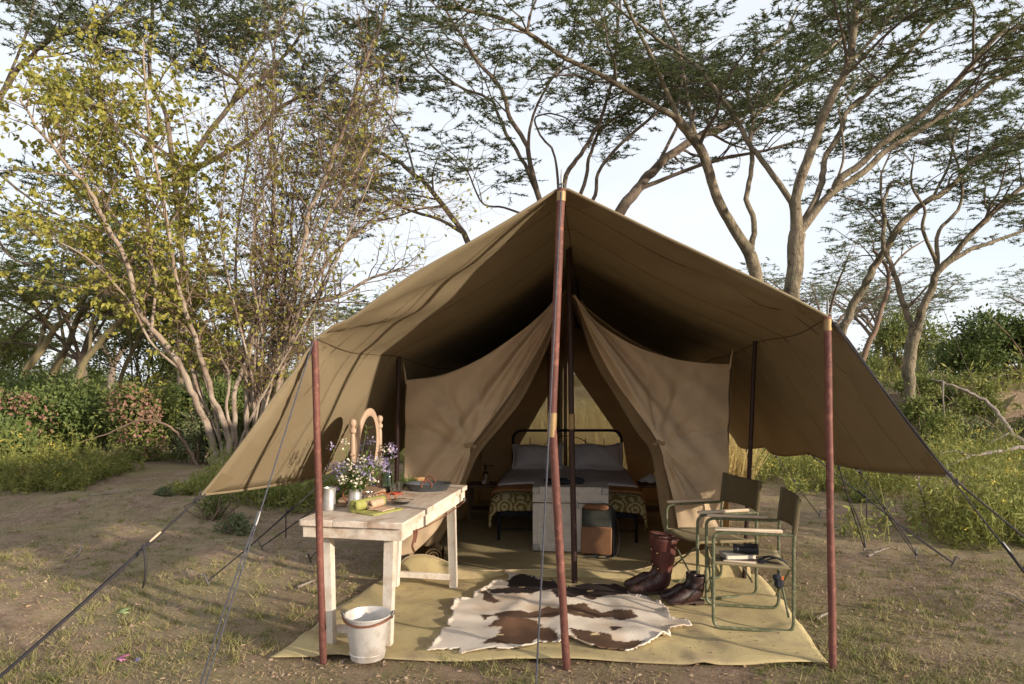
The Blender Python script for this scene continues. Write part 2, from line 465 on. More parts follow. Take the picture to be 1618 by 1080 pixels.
# ------------------------------------------------------------------ ground
MAT_POLY = [(-1.33, 3.84), (1.68, 3.76), (1.92, 5.4), (2.3, 9.2), (-.6, 9.2), (-1.0, 5.4)]
def gz(x, y):
    x = np.asarray(x, float); y = np.asarray(y, float)
    camp = sstep(0.0, .7, np.maximum(np.maximum(-1.55 - x, x - 2.3), np.maximum(3.5 - y, y - 9.2)))
    z = (fbm(x * .55 + 3, y * .55 + 9, 4) - .5) * .16 + (fbm(x * 3.1, y * 3.1, 3) - .5) * .06
    z = z * camp
    far = sstep(9.5, 16, y)
    z = z + far * (fbm(x * .12 + 5, y * .12, 3) - .45) * .9
    z = z + .16 * np.exp(-((x + 4.6) / 1.1) ** 2 - ((y - 8.4) / .55) ** 2)
    # the cut bank of a dry stream on the right
    edge = 19.0 + 1.2 * np.sin(x * .35) + .5 * np.sin(x * 1.3)
    z = z + sstep(7.5, 10.5, x) * sstep(edge - .5, edge + .5, y) * (1.15 + .3 * fbm(x, y, 2)) - sstep(7, 11, x) * np.exp(-((y - edge + 2.2) / 1.6) ** 2) * .5
    z = z + sstep(28, 90, y) * 1.5
    return z
def ground_mesh():
    fx = np.arange(-6.5, 6.5, .065); ox = 6.5 * 1.13 ** np.arange(0, 28)
    xs = np.unique(np.concatenate([-ox, fx, ox]))
    fy = np.arange(2.2, 9.5, .07); oy = 9.5 * 1.035 ** np.arange(0, 82); ny = -np.array([0, .6, 1.2, 2, 3, 5, 8, 13, 20, 32, 60, 120.]) + 1.8
    ys = np.unique(np.concatenate([ny, fy, oy, [220, 330, 500]]))
    xs = np.concatenate([[-500], xs, [500]])
    X, Y = np.meshgrid(xs, ys)
    Z = gz(X, Y)
    V = np.stack([X, Y, Z], -1).reshape(-1, 3)
    n, m = X.shape
    i = np.arange(n - 1)[:, None] * m + np.arange(m - 1)[None]
    Q = np.stack([i, i + 1, i + m + 1, i + m], -1).reshape(-1, 4)
    t = NT('dry_earth')
    tc = t.n('ShaderNodeTexCoord')
    def nz(s, d=6, r=.62):
        x = t.n('ShaderNodeTexNoise', Scale=s, Detail=d, Roughness=r); t.l(tc.outputs['Object'], x.inputs['Vector']); return x.outputs['Fac']
    def rng(v, a, b):
        x = t.n('ShaderNodeMapRange'); x.inputs['From Min'].default_value = a; x.inputs['From Max'].default_value = b; t.l(v, x.inputs['Value']); return x.outputs['Result']
    def mix(f, a, b):
        x = t.n('ShaderNodeMixRGB'); t.l(f, x.inputs['Fac'])
        for s, v in (('Color1', a), ('Color2', b)):
            if isinstance(v, tuple): x.inputs[s].default_value = c4(v)
            else: t.l(v, x.inputs[s])
        return x.outputs['Color']
    c = mix(rng(nz(1.1), .35, .65), (.275, .19, .13), (.36, .26, .185))
    c = mix(rng(nz(7, 8, .7), .40, .62), c, (.20, .135, .09))
    c = mix(rng(nz(.7, 8, .7), .45, .62), c, (.29, .235, .125))
    c = mix(rng(nz(38, 4, .7), .52, .72), c, (.40, .30, .20))
    c = mix(rng(nz(2.7, 9, .75), .53, .66), c, (.19, .18, .075))
    p = t.n('ShaderNodeBsdfPrincipled', Roughness=.97); p.inputs['Specular IOR Level'].default_value = .1
    t.l(c, p.inputs['Base Color'])
    ad = t.n('ShaderNodeMath', operation='ADD'); t.l(nz(16, 8, .7), ad.inputs[0]); t.l(nz(70, 5, .7), ad.inputs[1])
    b = t.n('ShaderNodeBump', Strength=.8, Distance=.03); t.l(ad.outputs[0], b.inputs['Height']); t.l(b.outputs['Normal'], p.inputs['Normal'])
    t.l(p.outputs['BSDF'], t.out.inputs['Surface'])
    o = mesh_np('ground', V, [Q], t.m, origin=False)
    tagit(o, kind='structure')
ground_mesh()

# ------------------------------------------------------------------ vegetation library
def nrm(v): return v / (np.linalg.norm(v, axis=-1, keepdims=True) + 1e-9)
def tubes(P, R, n=4):
    """P (k,m,3) polylines, R (k,m) radii -> vertices, quads, all tubes at once"""
    k, m = P.shape[:2]
    T = nrm(np.gradient(P, axis=1))
    ax = np.argmin(np.abs(T).mean(1) + np.abs(T).max(1), axis=1)          # one reference axis for the whole tube, so it never twists
    up = np.eye(3)[ax][:, None, :] * np.ones_like(T)
    A = nrm(np.cross(T, up)); B = np.cross(T, A)
    ang = 2 * np.pi * np.arange(n) / n
    V = P[:, :, None] + R[:, :, None, None] * (A[:, :, None] * np.cos(ang)[None, None, :, None] + B[:, :, None] * np.sin(ang)[None, None, :, None])
    base = (np.arange(k) * m * n)[:, None, None] + (np.arange(m - 1) * n)[None, :, None]
    j = np.arange(n)[None, None]; j2 = (np.arange(n) + 1)[None, None] % n
    Q = np.stack([base + j, base + j2, base + n + j2, base + n + j], -1).reshape(-1, 4)
    return V.reshape(-1, 3), Q
def leaves(P, D, N, L, W, shape='diamond', bend=0.0):
    """leaf blades at P along D, face normal N"""
    k = len(P); D = nrm(D); S = nrm(np.cross(D, N)); N = np.cross(S, D)
    L = np.broadcast_to(L, k)[:, None]; W = np.broadcast_to(W, k)[:, None]
    if shape == 'diamond':
        V = np.stack([P, P + D * L * .5 + S * W * .5, P + D * L, P + D * L * .5 - S * W * .5], 1)
        Q = np.arange(k)[:, None] * 4 + np.arange(4)[None]
        return V.reshape(-1, 3), Q, 4
    if shape == 'blade':
        V = np.stack([P - S * W * .5, P + S * W * .5, P + D * L + N * L * bend], 1)
        return V.reshape(-1, 3), np.arange(k)[:, None] * 3 + np.arange(3)[None], 3
    # broad leaf folded along the midrib, six corners
    V = np.stack([P, P + D * L * .3 + S * W * .48 + N * W * .16, P + D * L * .7 + S * W * .36 + N * W * .12, P + D * L - N * L * .12,
                  P + D * L * .7 - S * W * .36 + N * W * .12, P + D * L * .3 - S * W * .48 + N * W * .16], 1)
    b = np.arange(k)[:, None] * 6
    Q = np.concatenate([b + np.array([[0, 1, 2, 3]]), b + np.array([[0, 3, 4, 5]])])
    return V.reshape(-1, 3), Q, 6
def limb_pts(pts, m):
    return smooth_path(pts, m)
def grow(limbs, rng, levels, flat=.55):
    """limbs: list of (points (m,3), r0, r1, first fraction that bears twigs).  levels: list of dicts.  Returns one array set per level."""
    cur = [(p, r0, r1, t0) for p, r0, r1, t0 in limbs]
    out = []
    for lv in levels:
        m = lv['m']; nxt = []; PP = []; RR = []
        for p, r0, r1, t0 in cur:
            seg = np.linalg.norm(np.diff(p, axis=0), axis=1); Ltot = seg.sum()
            n = max(1, int(lv['dens'] * Ltot * (1 - t0) + rng.random()))
            if 'nmin' in lv: n = max(n, lv['nmin'])
            t = np.sort(t0 + (1 - t0) * rng.random(n) ** lv.get('bias', .8))
            t[-1] = 1.0
            idx = t * (len(p) - 1); i = np.minimum(idx.astype(int), len(p) - 2); u = (idx - i)[:, None]
            base = p[i] * (1 - u) + p[i + 1] * u
            T = nrm(p[i + 1] - p[i])
            rand = nrm(rng.normal(size=(n, 3)))
            perp = nrm(rand - T * (rand * T).sum(1, keepdims=True))
            perp[:, 2] *= flat; perp = nrm(perp)
            ang = lv.get('ang', .8)
            d = nrm(T * lv.get('along', .7) + perp * ang + np.array([0, 0, lv.get('up', .2)]))
            d[:, 2] *= lv.get('zflat', 1.0); d = nrm(d)
            L = lv['len'] * (.55 + .8 * rng.random(n)) * (1.15 - .45 * t)
            rad = (r0 + (r1 - r0) * t) * lv.get('rfac', .55)
            rad = np.minimum(rad, lv.get('rmax', 1)); rad = np.maximum(rad, lv.get('rmin', .002))
            pts = [base]; dd = d.copy()
            for s in range(1, m):
                dd = nrm(dd + rng.normal(size=(n, 3)) * lv.get('wander', .22) + np.array([0, 0, lv.get('trop', .05)]))
                dd[:, 2] = dd[:, 2] * lv.get('lev', .9); dd = nrm(dd)
                pts.append(pts[-1] + dd * (L / (m - 1))[:, None])
            Pm = np.stack(pts, 1)
            Rm = rad[:, None] * np.linspace(1, lv.get('tip', .4), m)[None]
            PP.append(Pm); RR.append(Rm)
            for a in range(n): nxt.append((Pm[a], rad[a], rad[a] * lv.get('tip', .4), lv.get('next0', .25)))
        out.append((np.concatenate(PP), np.concatenate(RR)))
        cur = nxt
    return out
def sprays(P, rng, per, L, W, shape='diamond', spread=.5, flatn=True, start=.15, droop=0.0):
    """leaves along twig polylines P (k,m,3)"""
    k, m = P.shape[:2]
    t = start + (1 - start) * rng.random((k, per))
    idx = t * (m - 1); i = np.minimum(idx.astype(int), m - 2); u = (idx - i)[..., None]
    kk = np.arange(k)[:, None]
    base = P[kk, i] * (1 - u) + P[kk, i + 1] * u
    T = nrm(P[kk, i + 1] - P[kk, i])
    rv = rng.normal(size=base.shape); rv[..., 2] *= .35 if flatn else 1.0
    D = nrm(T * .5 + nrm(rv) * (1 + spread)); D[..., 2] -= droop
    N = rng.normal(size=base.shape) * (.45 if flatn else 1.0) + np.array([0, 0, 1.0])
    base = base.reshape(-1, 3); D = D.reshape(-1, 3); N = N.reshape(-1, 3)
    n = len(base)
    return leaves(base, D, N, L * (.6 + .8 * rng.random(n)), W * (.6 + .8 * rng.random(n)), shape)
def merge(parts):
    V = []; Q = []; n = 0
    for v, q in parts:
        V.append(v); Q.append(q + n); n += len(v)
    return np.concatenate(V), [np.concatenate([q for q in Q if q.shape[1] == 4])] if all(q.shape[1] == 4 for q in Q) else Q
def leafvar(n, k, rng, P=None):
    v = rng.random(n) ** 1.1
    return np.repeat(v, k)
ACACIA_LV = [dict(m=6, dens=2.5, len=2.2, ang=.85, along=.75, up=.25, wander=.2, trop=.06, lev=.82, rfac=.5, rmax=.05, rmin=.011, tip=.35, next0=.2, nmin=3),
             dict(m=5, dens=5.2, len=1.0, ang=.95, along=.7, up=.1, zflat=.5, wander=.26, trop=.03, lev=.62, rfac=.55, rmax=.016, rmin=.006, tip=.5, next0=.15, nmin=3),
             dict(m=4, dens=7.5, len=.5, ang=1.0, along=.6, up=.08, zflat=.4, wander=.22, lev=.55, rfac=.6, rmax=.007, rmin=.004, tip=.5, nmin=3)]
def tree(name, label, traced, rng, bark, twig, leafmat, levels=ACACIA_LV, per=40, leafL=.087, leafW=.025, shape='blade', group=None, cat='tree', base=None,
         flat=.55, minimal=False, thin=1.0, spread=.5, flatn=True, leaf_on=(-1,), droop=0.0, nside=9):
    """traced: list of (points, r0, r1, t0)"""
    base = traced[0][0][0] if base is None else base
    o = root(name, label, cat, base, group=group)
    parts = []
    dense = []
    done = []
    eye = np.array([0, 0, H])
    for p, r0, r1, t0 in traced:
        p = np.array(p); r0 = r0 * thin; r1 = r1 * (.5 + .5 * thin)
        if done and name != 'distant_acacia':
            # seat the limb on the nearest earlier limb
            A_ = np.concatenate(done); ia = A_[:, [0, 2]] - eye[[0, 2]]; ia = ia / A_[:, 1:2]; ip = (p[0, [0, 2]] - eye[[0, 2]]) / p[0, 1]
            dd_ = np.linalg.norm(ia - ip, axis=1) * F; kk_ = dd_.argmin()
            if dd_[kk_] < 26:
                dl = A_[kk_, 1] - p[0, 1]; w_ = np.linspace(1, .6, len(p))[:, None] * dl
                p = eye + (p - eye) * (p[:, 1:2] + w_) / p[:, 1:2]; p[0] = A_[kk_]
        q = limb_pts(p, max(8, 4 * len(p)))
        seg = np.linalg.norm(np.diff(q, axis=0), axis=1).sum()
        wob = np.cumsum(rng.normal(size=q.shape) * seg * .0022, axis=0); wob -= np.linspace(0, 1, len(q))[:, None] * wob[-1]
        q = q + wob
        r = np.linspace(1, 0, len(q))[:, None]
        nz_ = rng.normal(size=len(q)); nz_ = (nz_ + np.roll(nz_, 1) + np.roll(nz_, -1)) / 3
        R = (r1 + (r0 - r1) * r[:, 0] ** .9) * (1 + .05 * nz_)
        run = np.concatenate([[0], np.cumsum(np.linalg.norm(np.diff(q, axis=0), axis=1))])
        R = R * (1 + .28 * np.exp(-run / (2.5 * r0)))                     # swollen where it leaves the parent or the ground
        done.append(q)
        v, f = tubes(q[None], R[None], nside); parts.append((v, f))
        if t0 is not None: dense.append((q, r0, r1, t0))
    V, Q = merge(parts)
    mesh_np('trunk', V, Q, bark, o)
    lv = grow(dense, rng, levels, flat)
    parts = []
    for k, (P, R) in enumerate(lv):
        parts.append(tubes(P, R, 5 if k == 0 else 3))
    V, Q = merge(parts)
    tagit(mesh_np('twigs', V, Q, twig, o), kind='stuff')
    parts = []; var = []
    for k in leaf_on:
        P, R = lv[k]
        v, f, nv = sprays(P, rng, per, leafL, leafW, shape, spread, flatn, droop=droop)
        parts.append((v, f)); 
        tw = np.repeat(rng.random(len(P)), per); 
        vv = np.clip(.35 * tw + .65 * rng.random(len(tw)) ** 1.3, 0, 1)
        var.append(np.repeat(vv, nv))
    V, Q = merge(parts)
    tagit(mesh_np('crown', V, Q, leafmat, o, var=np.concatenate(var), smooth=False), kind='stuff')
    return o
def trace(pts, d, dd=0.0, dpow=1.2):
    """photo pixels of a limb -> world polyline at distance d drifting by dd metres in depth along it"""
    n = len(pts)
    return [at(px, py, d + dd * (k / max(1, n - 1)) ** dpow) for k, (px, py) in enumerate(pts)]
def foot(px, d):
    x = (px - CX) / F * d
    return np.array([x, d, float(gz(x, d)) - .1])
def limb(pts, d, r0, r1, t0, dd=0.0, ground=None):
    p = trace(pts, d, dd)
    if ground is not None: p = [foot(ground, d)] + p
    return (np.array(p), r0, r1, t0)

# ------------------------------------------------------------------ the trees behind the tent
dE = 15.5
tree('fever_tree', 'tall pale-barked fever tree with a wide Y fork behind the right slope of the tent', [
    limb([(1197, 600), (1197, 500), (1196, 440), (1184, 400)], dE, .21, .17, None, ground=1200),
    limb([(1184, 402), (1151, 351), (1129, 307), (1113, 258), (1100, 227), (1073, 191)], dE, .165, .12, .75, -.8),
    limb([(1073, 191), (1049, 173), (1000, 147), (960, 120), (887, 87), (807, 37), (740, 17), (690, 10)], dE - .8, .095, .03, .3, -2.5),
    limb([(1073, 191), (1049, 133), (1027, 84), (1000, 31), (975, -30), (950, -80)], dE - .8, .075, .025, .3, -1.5),
    limb([(1100, 227), (1087, 178), (1076, 120), (1071, 76), (1045, 20), (1040, -50)], dE - .6, .07, .02, .3, 1.5),
    limb([(1186, 398), (1191, 356), (1180, 320), (1189, 271), (1187, 231), (1191, 187), (1180, 142), (1200, 93), (1235, 60), (1260, 10)], dE, .10, .03, .45, 1.5),
    limb([(1190, 190), (1222, 160), (1249, 124), (1302, 80), (1338, 53), (1380, 10)], dE + .8, .065, .02, .3, 2),
], np.random.default_rng(21), M['bark'], M['twig'], M['acacia'], thin=0.68)
dF = 13.5
tree('fever_tree', 'thickest fever tree trunk right of the ridge, fanning into many limbs to the right', [
    limb([(1248, 600), (1248, 500), (1250, 460), (1256, 400), (1260, 368)], dF, .29, .205, None, ground=1250),
    limb([(1259, 372), (1253, 329), (1213, 267), (1178, 218), (1147, 164), (1111, 111), (1080, 84), (1009, 36), (960, 0)], dF, .125, .03, .5, 1.5),
    limb([(1260, 370), (1258, 307), (1276, 258), (1298, 200), (1320, 142), (1338, 107), (1351, 27), (1356, -40), (1350, -110)], dF, .19, .06, .55, -1.0),
    limb([(1264, 362), (1289, 298), (1291, 258), (1307, 222), (1320, 187), (1347, 164), (1378, 133), (1413, 98), (1449, 49), (1511, 4), (1560, -50)], dF, .12, .03, .5, 1.0),
    limb([(1262, 366), (1307, 307), (1320, 284), (1356, 253), (1387, 222), (1427, 191), (1467, 156), (1511, 120), (1547, 80), (1578, 53), (1630, 36), (1700, 0)], dF, .14, .05, .55, -1.5),
    limb([(1310, 303), (1360, 276), (1396, 244), (1444, 218), (1489, 187), (1533, 160), (1578, 124), (1620, 98), (1690, 60)], dF - .3, .12, .05, .45, .8),
    limb([(1320, 284), (1333, 249), (1329, 191), (1327, 173), (1345, 140), (1373, 102)], dF - .4, .045, .012, .5, -.3),
    limb([(1338, 107), (1380, 60), (1420, 10), (1450, -50)], dF - .5, .07, .03, .3, .5),
], np.random.default_rng(22), M['bark'], M['twig'], M['acacia'], thin=0.54)
dG = 18.0
tree('fever_tree', 'slender fever tree leaning to the right beyond the right pole', [
    limb([(1322, 560), (1338, 526), (1353, 493), (1373, 452), (1391, 422), (1413, 378), (1444, 338), (1471, 311), (1511, 293), (1542, 253), (1578, 231), (1640, 200)], dG, .21, .05, .6, -1.0, ground=1300),
    limb([(1413, 378), (1396, 330), (1391, 280), (1410, 230), (1400, 180)], dG - .5, .05, .02, .4, 1.0),
    limb([(1471, 311), (1500, 260), (1510, 200), (1540, 150)], dG - .7, .06, .02, .3, 1.0),
], np.random.default_rng(23), M['bark'], M['twig'], M['acacia'], thin=0.62)
tree('fever_tree', 'reddish slim trunk just beyond the top of the right pole', [
    limb([(1352, 600), (1364, 553), (1379, 517), (1391, 484), (1403, 449), (1400, 420), (1380, 395)], 19.5, .12, .05, .7, 1.0, ground=1340),
    limb([(1400, 430), (1430, 400), (1460, 380)], 19.8, .05, .02, .2, .6),
], np.random.default_rng(33), M['twigbrown'], M['twig'], M['acacia'], thin=0.75)
dH = 17.0
tree('fever_tree', 'fever tree with a burnt hollow low in its trunk beside the green thicket', [
    limb([(1435, 660), (1437, 606), (1433, 588), (1438, 552), (1446, 523)], dH, .20, .18, None, ground=1436),
    limb([(1446, 525), (1435, 508), (1421, 472), (1412, 440), (1402, 413), (1391, 387), (1394, 350), (1396, 320), (1410, 288), (1428, 292)], dH, .12, .03, .6, .6),
    limb([(1446, 525), (1450, 511), (1459, 484), (1474, 450), (1480, 431), (1502, 404), (1533, 369), (1560, 338), (1596, 307), (1630, 285), (1690, 250)], dH, .15, .05, .55, -1.2),
    limb([(1480, 431), (1520, 402), (1551, 387), (1620, 363), (1690, 340)], dH - .3, .09, .03, .4, .5),
    limb([(1479, 425), (1484, 369), (1516, 329), (1520, 284), (1502, 222), (1498, 180)], dH - .2, .075, .02, .4, 1.2),
    limb([(1478, 420), (1458, 364), (1462, 330), (1440, 290), (1445, 240)], dH - .2, .07, .02, .4, -.6),
], np.random.default_rng(24), M['bark'], M['twig'], M['acacia'], thin=0.68)
dD = 19.0
tree('acacia_tree', 'acacia leaning right with its bole just right of the ridge pole', [
    limb([(900, 480), (940, 400), (980, 337), (1007, 304), (1040, 274), (1089, 235), (1147, 200), (1204, 169), (1260, 140), (1310, 110)], dD, .27, .05, .5, 1.0, ground=860),
    limb([(1007, 304), (1058, 280), (1133, 253), (1200, 240), (1267, 222)], dD + .2, .09, .03, .4, -1.0),
    limb([(1040, 274), (1060, 220), (1090, 150), (1110, 90)], dD + .3, .08, .03, .4, 1.5),
], np.random.default_rng(25), M['barkdark'], M['twig'], M['acacia'], thin=0.72)
dC = 17.5
tree('acacia_tree', 'many-stemmed acacia rising straight behind the top of the tent', [
    limb([(890, 480), (880, 400)], dC, .3, .26, None, ground=900),
    limb([(880, 402), (862, 350), (850, 310), (840, 267), (834, 234), (807, 190), (794, 147), (760, 107), (734, 63), (710, 23), (690, -30)], dC, .15, .03, .5, -1.5),
    limb([(852, 312), (827, 257), (800, 217), (790, 187), (774, 160), (727, 140), (684, 107), (664, 77), (620, 50)], dC, .10, .025, .4, 1.5),
    limb([(834, 236), (837, 197), (857, 150), (890, 97), (903, 70), (910, 20)], dC - .5, .07, .02, .3, -1),
    limb([(880, 402), (880, 290), (874, 240), (854, 214), (847, 184), (884, 180), (914, 200)], dC, .07, .02, .5, .5),
    limb([(882, 400), (892, 287), (914, 247), (937, 214), (954, 174), (967, 130), (970, 83), (974, 33), (985, -30)], dC, .12, .03, .5, -1.0),
    limb([(886, 395), (920, 300), (930, 254), (947, 204), (1000, 170), (1037, 137), (1080, 100)], dC, .10, .03, .5, 1.0),
    limb([(886, 395), (939, 314), (944, 270), (987, 220), (1034, 180), (1074, 137), (1120, 100)], dC, .10, .03, .5, -.8),
    limb([(862, 350), (800, 330), (760, 320), (735, 265), (700, 230)], dC, .06, .015, .3, -1.0),
], np.random.default_rng(26), M['barkdark'], M['twig'], M['acacia'], thin=0.54)
dB = 18.0
tree('acacia_tree', 'acacia leaning left out from behind the left slope of the tent', [
    limb([(800, 460), (760, 400), (730, 357), (697, 320), (657, 277), (623, 254), (570, 225), (520, 200)], dB, .2, .04, .5, .8, ground=850),
    limb([(735, 362), (690, 345), (640, 330), (590, 300), (540, 290)], dB, .09, .03, .3, -1.2),
    limb([(697, 320), (660, 330), (610, 345), (560, 350)], dB + .2, .06, .02, .2, 1),
    limb([(657, 277), (640, 220), (600, 160), (570, 110)], dB + .3, .06, .02, .3, .5),
], np.random.default_rng(27), M['barkdark'], M['twig'], M['acacia'], thin=0.5)
tree('acacia_tree', 'dark acacia crown seen through the yellow-leaved tree', [
    limb([(288, 560), (293, 444), (284, 355), (302, 267), (329, 209), (364, 164), (373, 129), (338, 111), (307, 80), (307, 27), (285, -20)], 19, .13, .03, .4, -1.0, ground=290),
    limb([(302, 267), (360, 240), (413, 200), (444, 169), (498, 142), (540, 110)], 19, .10, .03, .3, 1.0),
    limb([(290, 370), (267, 191), (242, 133), (244, 0), (245, -60)], 19, .10, .03, .4, -1.0),
    limb([(364, 164), (420, 120), (470, 60), (480, 10)], 18.6, .07, .02, .2, -1.0),
    limb([(373, 129), (410, 70), (430, 10)], 18.6, .06, .02, .2, 1.0),
    limb([(302, 267), (260, 240), (200, 200), (150, 190)], 19, .07, .02, .3, -1.0),
], np.random.default_rng(28), M['barkdark'], M['twig'], M['acacia'], thin=0.75)
tree('acacia_tree', 'acacia at the left edge with its crown in the top left corner', [
    limb([(-60, 600), (-40, 400), (-20, 250), (0, 150), (40, 90), (80, 60), (130, 40), (180, 20)], 17, .18, .04, .55, -1, ground=-70),
    limb([(0, 150), (50, 20), (31, 0), (20, -30)], 17, .06, .02, .3, .5),
    limb([(-20, 250), (30, 300), (70, 330), (110, 345)], 17, .06, .02, .3, -1),
    limb([(-30, 320), (10, 400), (60, 420), (120, 440)], 17, .06, .02, .3, 1),
], np.random.default_rng(29), M['barkdark'], M['twig'], M['acacia'], thin=0.54)
LV_SM = [dict(ACACIA_LV[0], len=3.3, dens=2.6), dict(ACACIA_LV[1], dens=3.6), dict(ACACIA_LV[2], dens=6)]
for lab, d, sd, ls in (
    ('pair of yellow-barked trunks slanting right at the far left edge', 24, 41, [
        limb([(35, 603), (62, 557), (89, 518), (117, 491), (152, 448), (200, 400)], 24, .24, .06, .55, 0, ground=25),
        limb([(60, 560), (70, 506), (93, 459), (100, 400)], 24, .13, .05, .4, 1.0),
        limb([(89, 518), (40, 470), (0, 430)], 24, .12, .04, .3, -1)]),
    ('yellow-barked acacia second from the left edge above the bushes', 25, 42, [
        limb([(82, 595), (105, 549), (128, 490), (165, 460), (210, 420)], 25, .24, .06, .5, 0, ground=70),
        limb([(105, 549), (90, 480), (60, 430)], 25, .1, .04, .3, 1)]),
    ('crooked yellow-barked acacia just left of the leafy multi-stemmed tree', 23, 43, [
        limb([(124, 595), (144, 560), (175, 518), (202, 494), (240, 470), (290, 440)], 23, .22, .05, .5, 0, ground=115),
        limb([(144, 560), (150, 500), (180, 440), (190, 400)], 23, .1, .04, .3, 1)]),
    ('thin acacia showing between the bushes and the leafy tree', 27, 44, [
        limb([(190, 600), (212, 550), (240, 500), (300, 470)], 27, .16, .05, .4, 0, ground=185),
        limb([(212, 550), (200, 490), (220, 440)], 27, .08, .04, .3, 1)])):
    tree('acacia_tree', lab, ls, np.random.default_rng(sd), M['barkyellow'], M['twig'], M['acacialight'], levels=LV_SM, per=26, leafL=.14, leafW=.045, thin=.62, group='yellow-barked acacias on the left')

# the leafy multi-stemmed tree on the left
dA = 12.6
A_LV = [dict(m=6, dens=2.2, len=1.25, ang=.7, along=.8, up=.35, wander=.2, trop=.05, rfac=.45, rmax=.02, rmin=.006, tip=.35, next0=.15, nmin=3),
        dict(m=5, dens=3.4, len=.55, ang=.9, along=.6, up=.15, wander=.28, trop=.0, rfac=.6, rmax=.007, rmin=.0035, tip=.5, nmin=2)]
A_left = [
    limb([(342, 724), (327, 673), (307, 627), (288, 584), (249, 522), (218, 487), (196, 400), (156, 333), (129, 289), (98, 258), (58, 204), (31, 156)], dA, .10, .02, .4, -1.2, ground=345),
    limb([(338, 720), (336, 680), (319, 634), (272, 518), (241, 463), (227, 387), (218, 329), (200, 267), (182, 213), (164, 169), (150, 95)], dA - .1, .10, .02, .4, .8, ground=340),
    limb([(362, 704), (350, 658), (334, 615), (315, 557), (296, 498), (280, 440), (262, 340), (240, 240), (232, 140), (225, 60)], dA + .1, .085, .015, .35, -.5, ground=362),
    limb([(364, 689), (356, 646), (362, 595), (346, 557), (330, 470), (318, 380), (310, 290)], dA - .2, .05, .012, .35, .5, ground=366),
    limb([(288, 584), (240, 540), (200, 470), (150, 420), (90, 380), (40, 370)], dA - .4, .035, .01, .3, -1.0),
    limb([(249, 522), (240, 420), (170, 330), (110, 210), (95, 130)], dA - .3, .035, .01, .3, .6),
]
A_left += [limb(p_, dA + .4, .04, .008, .3, .5, ground=352) for p_ in ([(350, 690), (320, 560), (260, 400), (190, 300), (120, 180)], [(345, 690), (325, 580), (290, 420), (300, 250), (270, 110)], [(348, 690), (300, 600), (220, 500), (130, 430), (60, 330)])]
A_LVL = [dict(A_LV[0], dens=6.0, len=1.45), dict(A_LV[1], dens=6.5, len=.6)]
tree('leafy_tree', 'multi-stemmed tree with yellow-green heart-shaped leaves left of the tent', A_left, np.random.default_rng(51), M['barkpale'], M['twigbrown'], M['leafyellow'],
     thin=.72, levels=A_LVL, per=7, leafL=.088, leafW=.072, shape='broad', flat=1.0, flatn=False, spread=.4, droop=.35)
A_right = [
    limb([(370, 689), (373, 615), (397, 557), (412, 479), (420, 440), (430, 340), (425, 240), (415, 150)], dA + .1, .075, .015, .4, .4, ground=375),
    limb([(420, 627), (436, 580), (459, 537), (478, 479), (520, 471), (580, 440), (640, 425)], dA + .3, .09, .02, .5, -.4, ground=405),
    limb([(395, 673), (400, 560), (427, 467), (440, 400), (444, 267), (436, 210), (444, 156), (440, 89), (450, 20)], dA + .5, .07, .012, .4, .6, ground=392),
    limb([(440, 620), (467, 467), (489, 378), (502, 320), (547, 222), (564, 169), (591, 89), (613, 22), (620, -20)], dA + .4, .085, .012, .4, -.6, ground=412),
    limb([(430, 640), (484, 444), (533, 320), (573, 249), (600, 180)], dA + .6, .07, .012, .4, .6, ground=408),
    limb([(445, 600), (505, 440), (560, 370), (620, 330), (680, 330)], dA + .5, .05, .012, .4, .8, ground=415),
    limb([(400, 660), (385, 560), (370, 450), (375, 330), (390, 230), (380, 140)], dA + .7, .05, .012, .35, .3, ground=398),
    limb([(410, 650), (450, 520), (462, 420), (470, 300), (500, 190), (520, 100)], dA + .8, .05, .01, .35, .5, ground=410),
    limb([(405, 655), (415, 540), (395, 430), (410, 320), (450, 230)], dA + .2, .045, .01, .35, -.5, ground=402),
]
rs_ = np.random.default_rng(99)
def extra(k, b0, b1, t0, t1, y0, y1):
    out = []
    for i in range(k):
        b_ = b0 + (b1 - b0) * rs_.random(); t_ = t0 + (t1 - t0) * ((i + rs_.random()) / k); yt = y0 + (y1 - y0) * rs_.random(); m1 = b_ * .75 + t_ * .25 + rs_.normal() * 12; m2 = b_ * .35 + t_ * .65 + rs_.normal() * 16
        out.append(limb([(b_, 690), (m1, 560 + rs_.normal() * 20), (m2, (560 + yt) / 2), (t_, yt)], dA + rs_.random() * 1.2, .035 + .02 * rs_.random(), .008, .35, rs_.normal() * .6, ground=b_))
    return out
A_right += extra(11, 372, 425, 350, 640, 60, 330)
A_LVR = [dict(A_LV[0], dens=8, len=1.25), dict(A_LV[1], dens=9.0, len=.55)]
tree('bare_tree', 'nearly leafless pale-stemmed tree whose trunks rise beside the left edge of the fly sheet', A_right, np.random.default_rng(52), M['barkpale'], M['twigbrown'], M['leafyellow'],
     thin=.72, levels=A_LVR, per=1, leafL=.08, leafW=.055, shape='broad', flat=1.0, flatn=False, spread=.4, droop=.3)

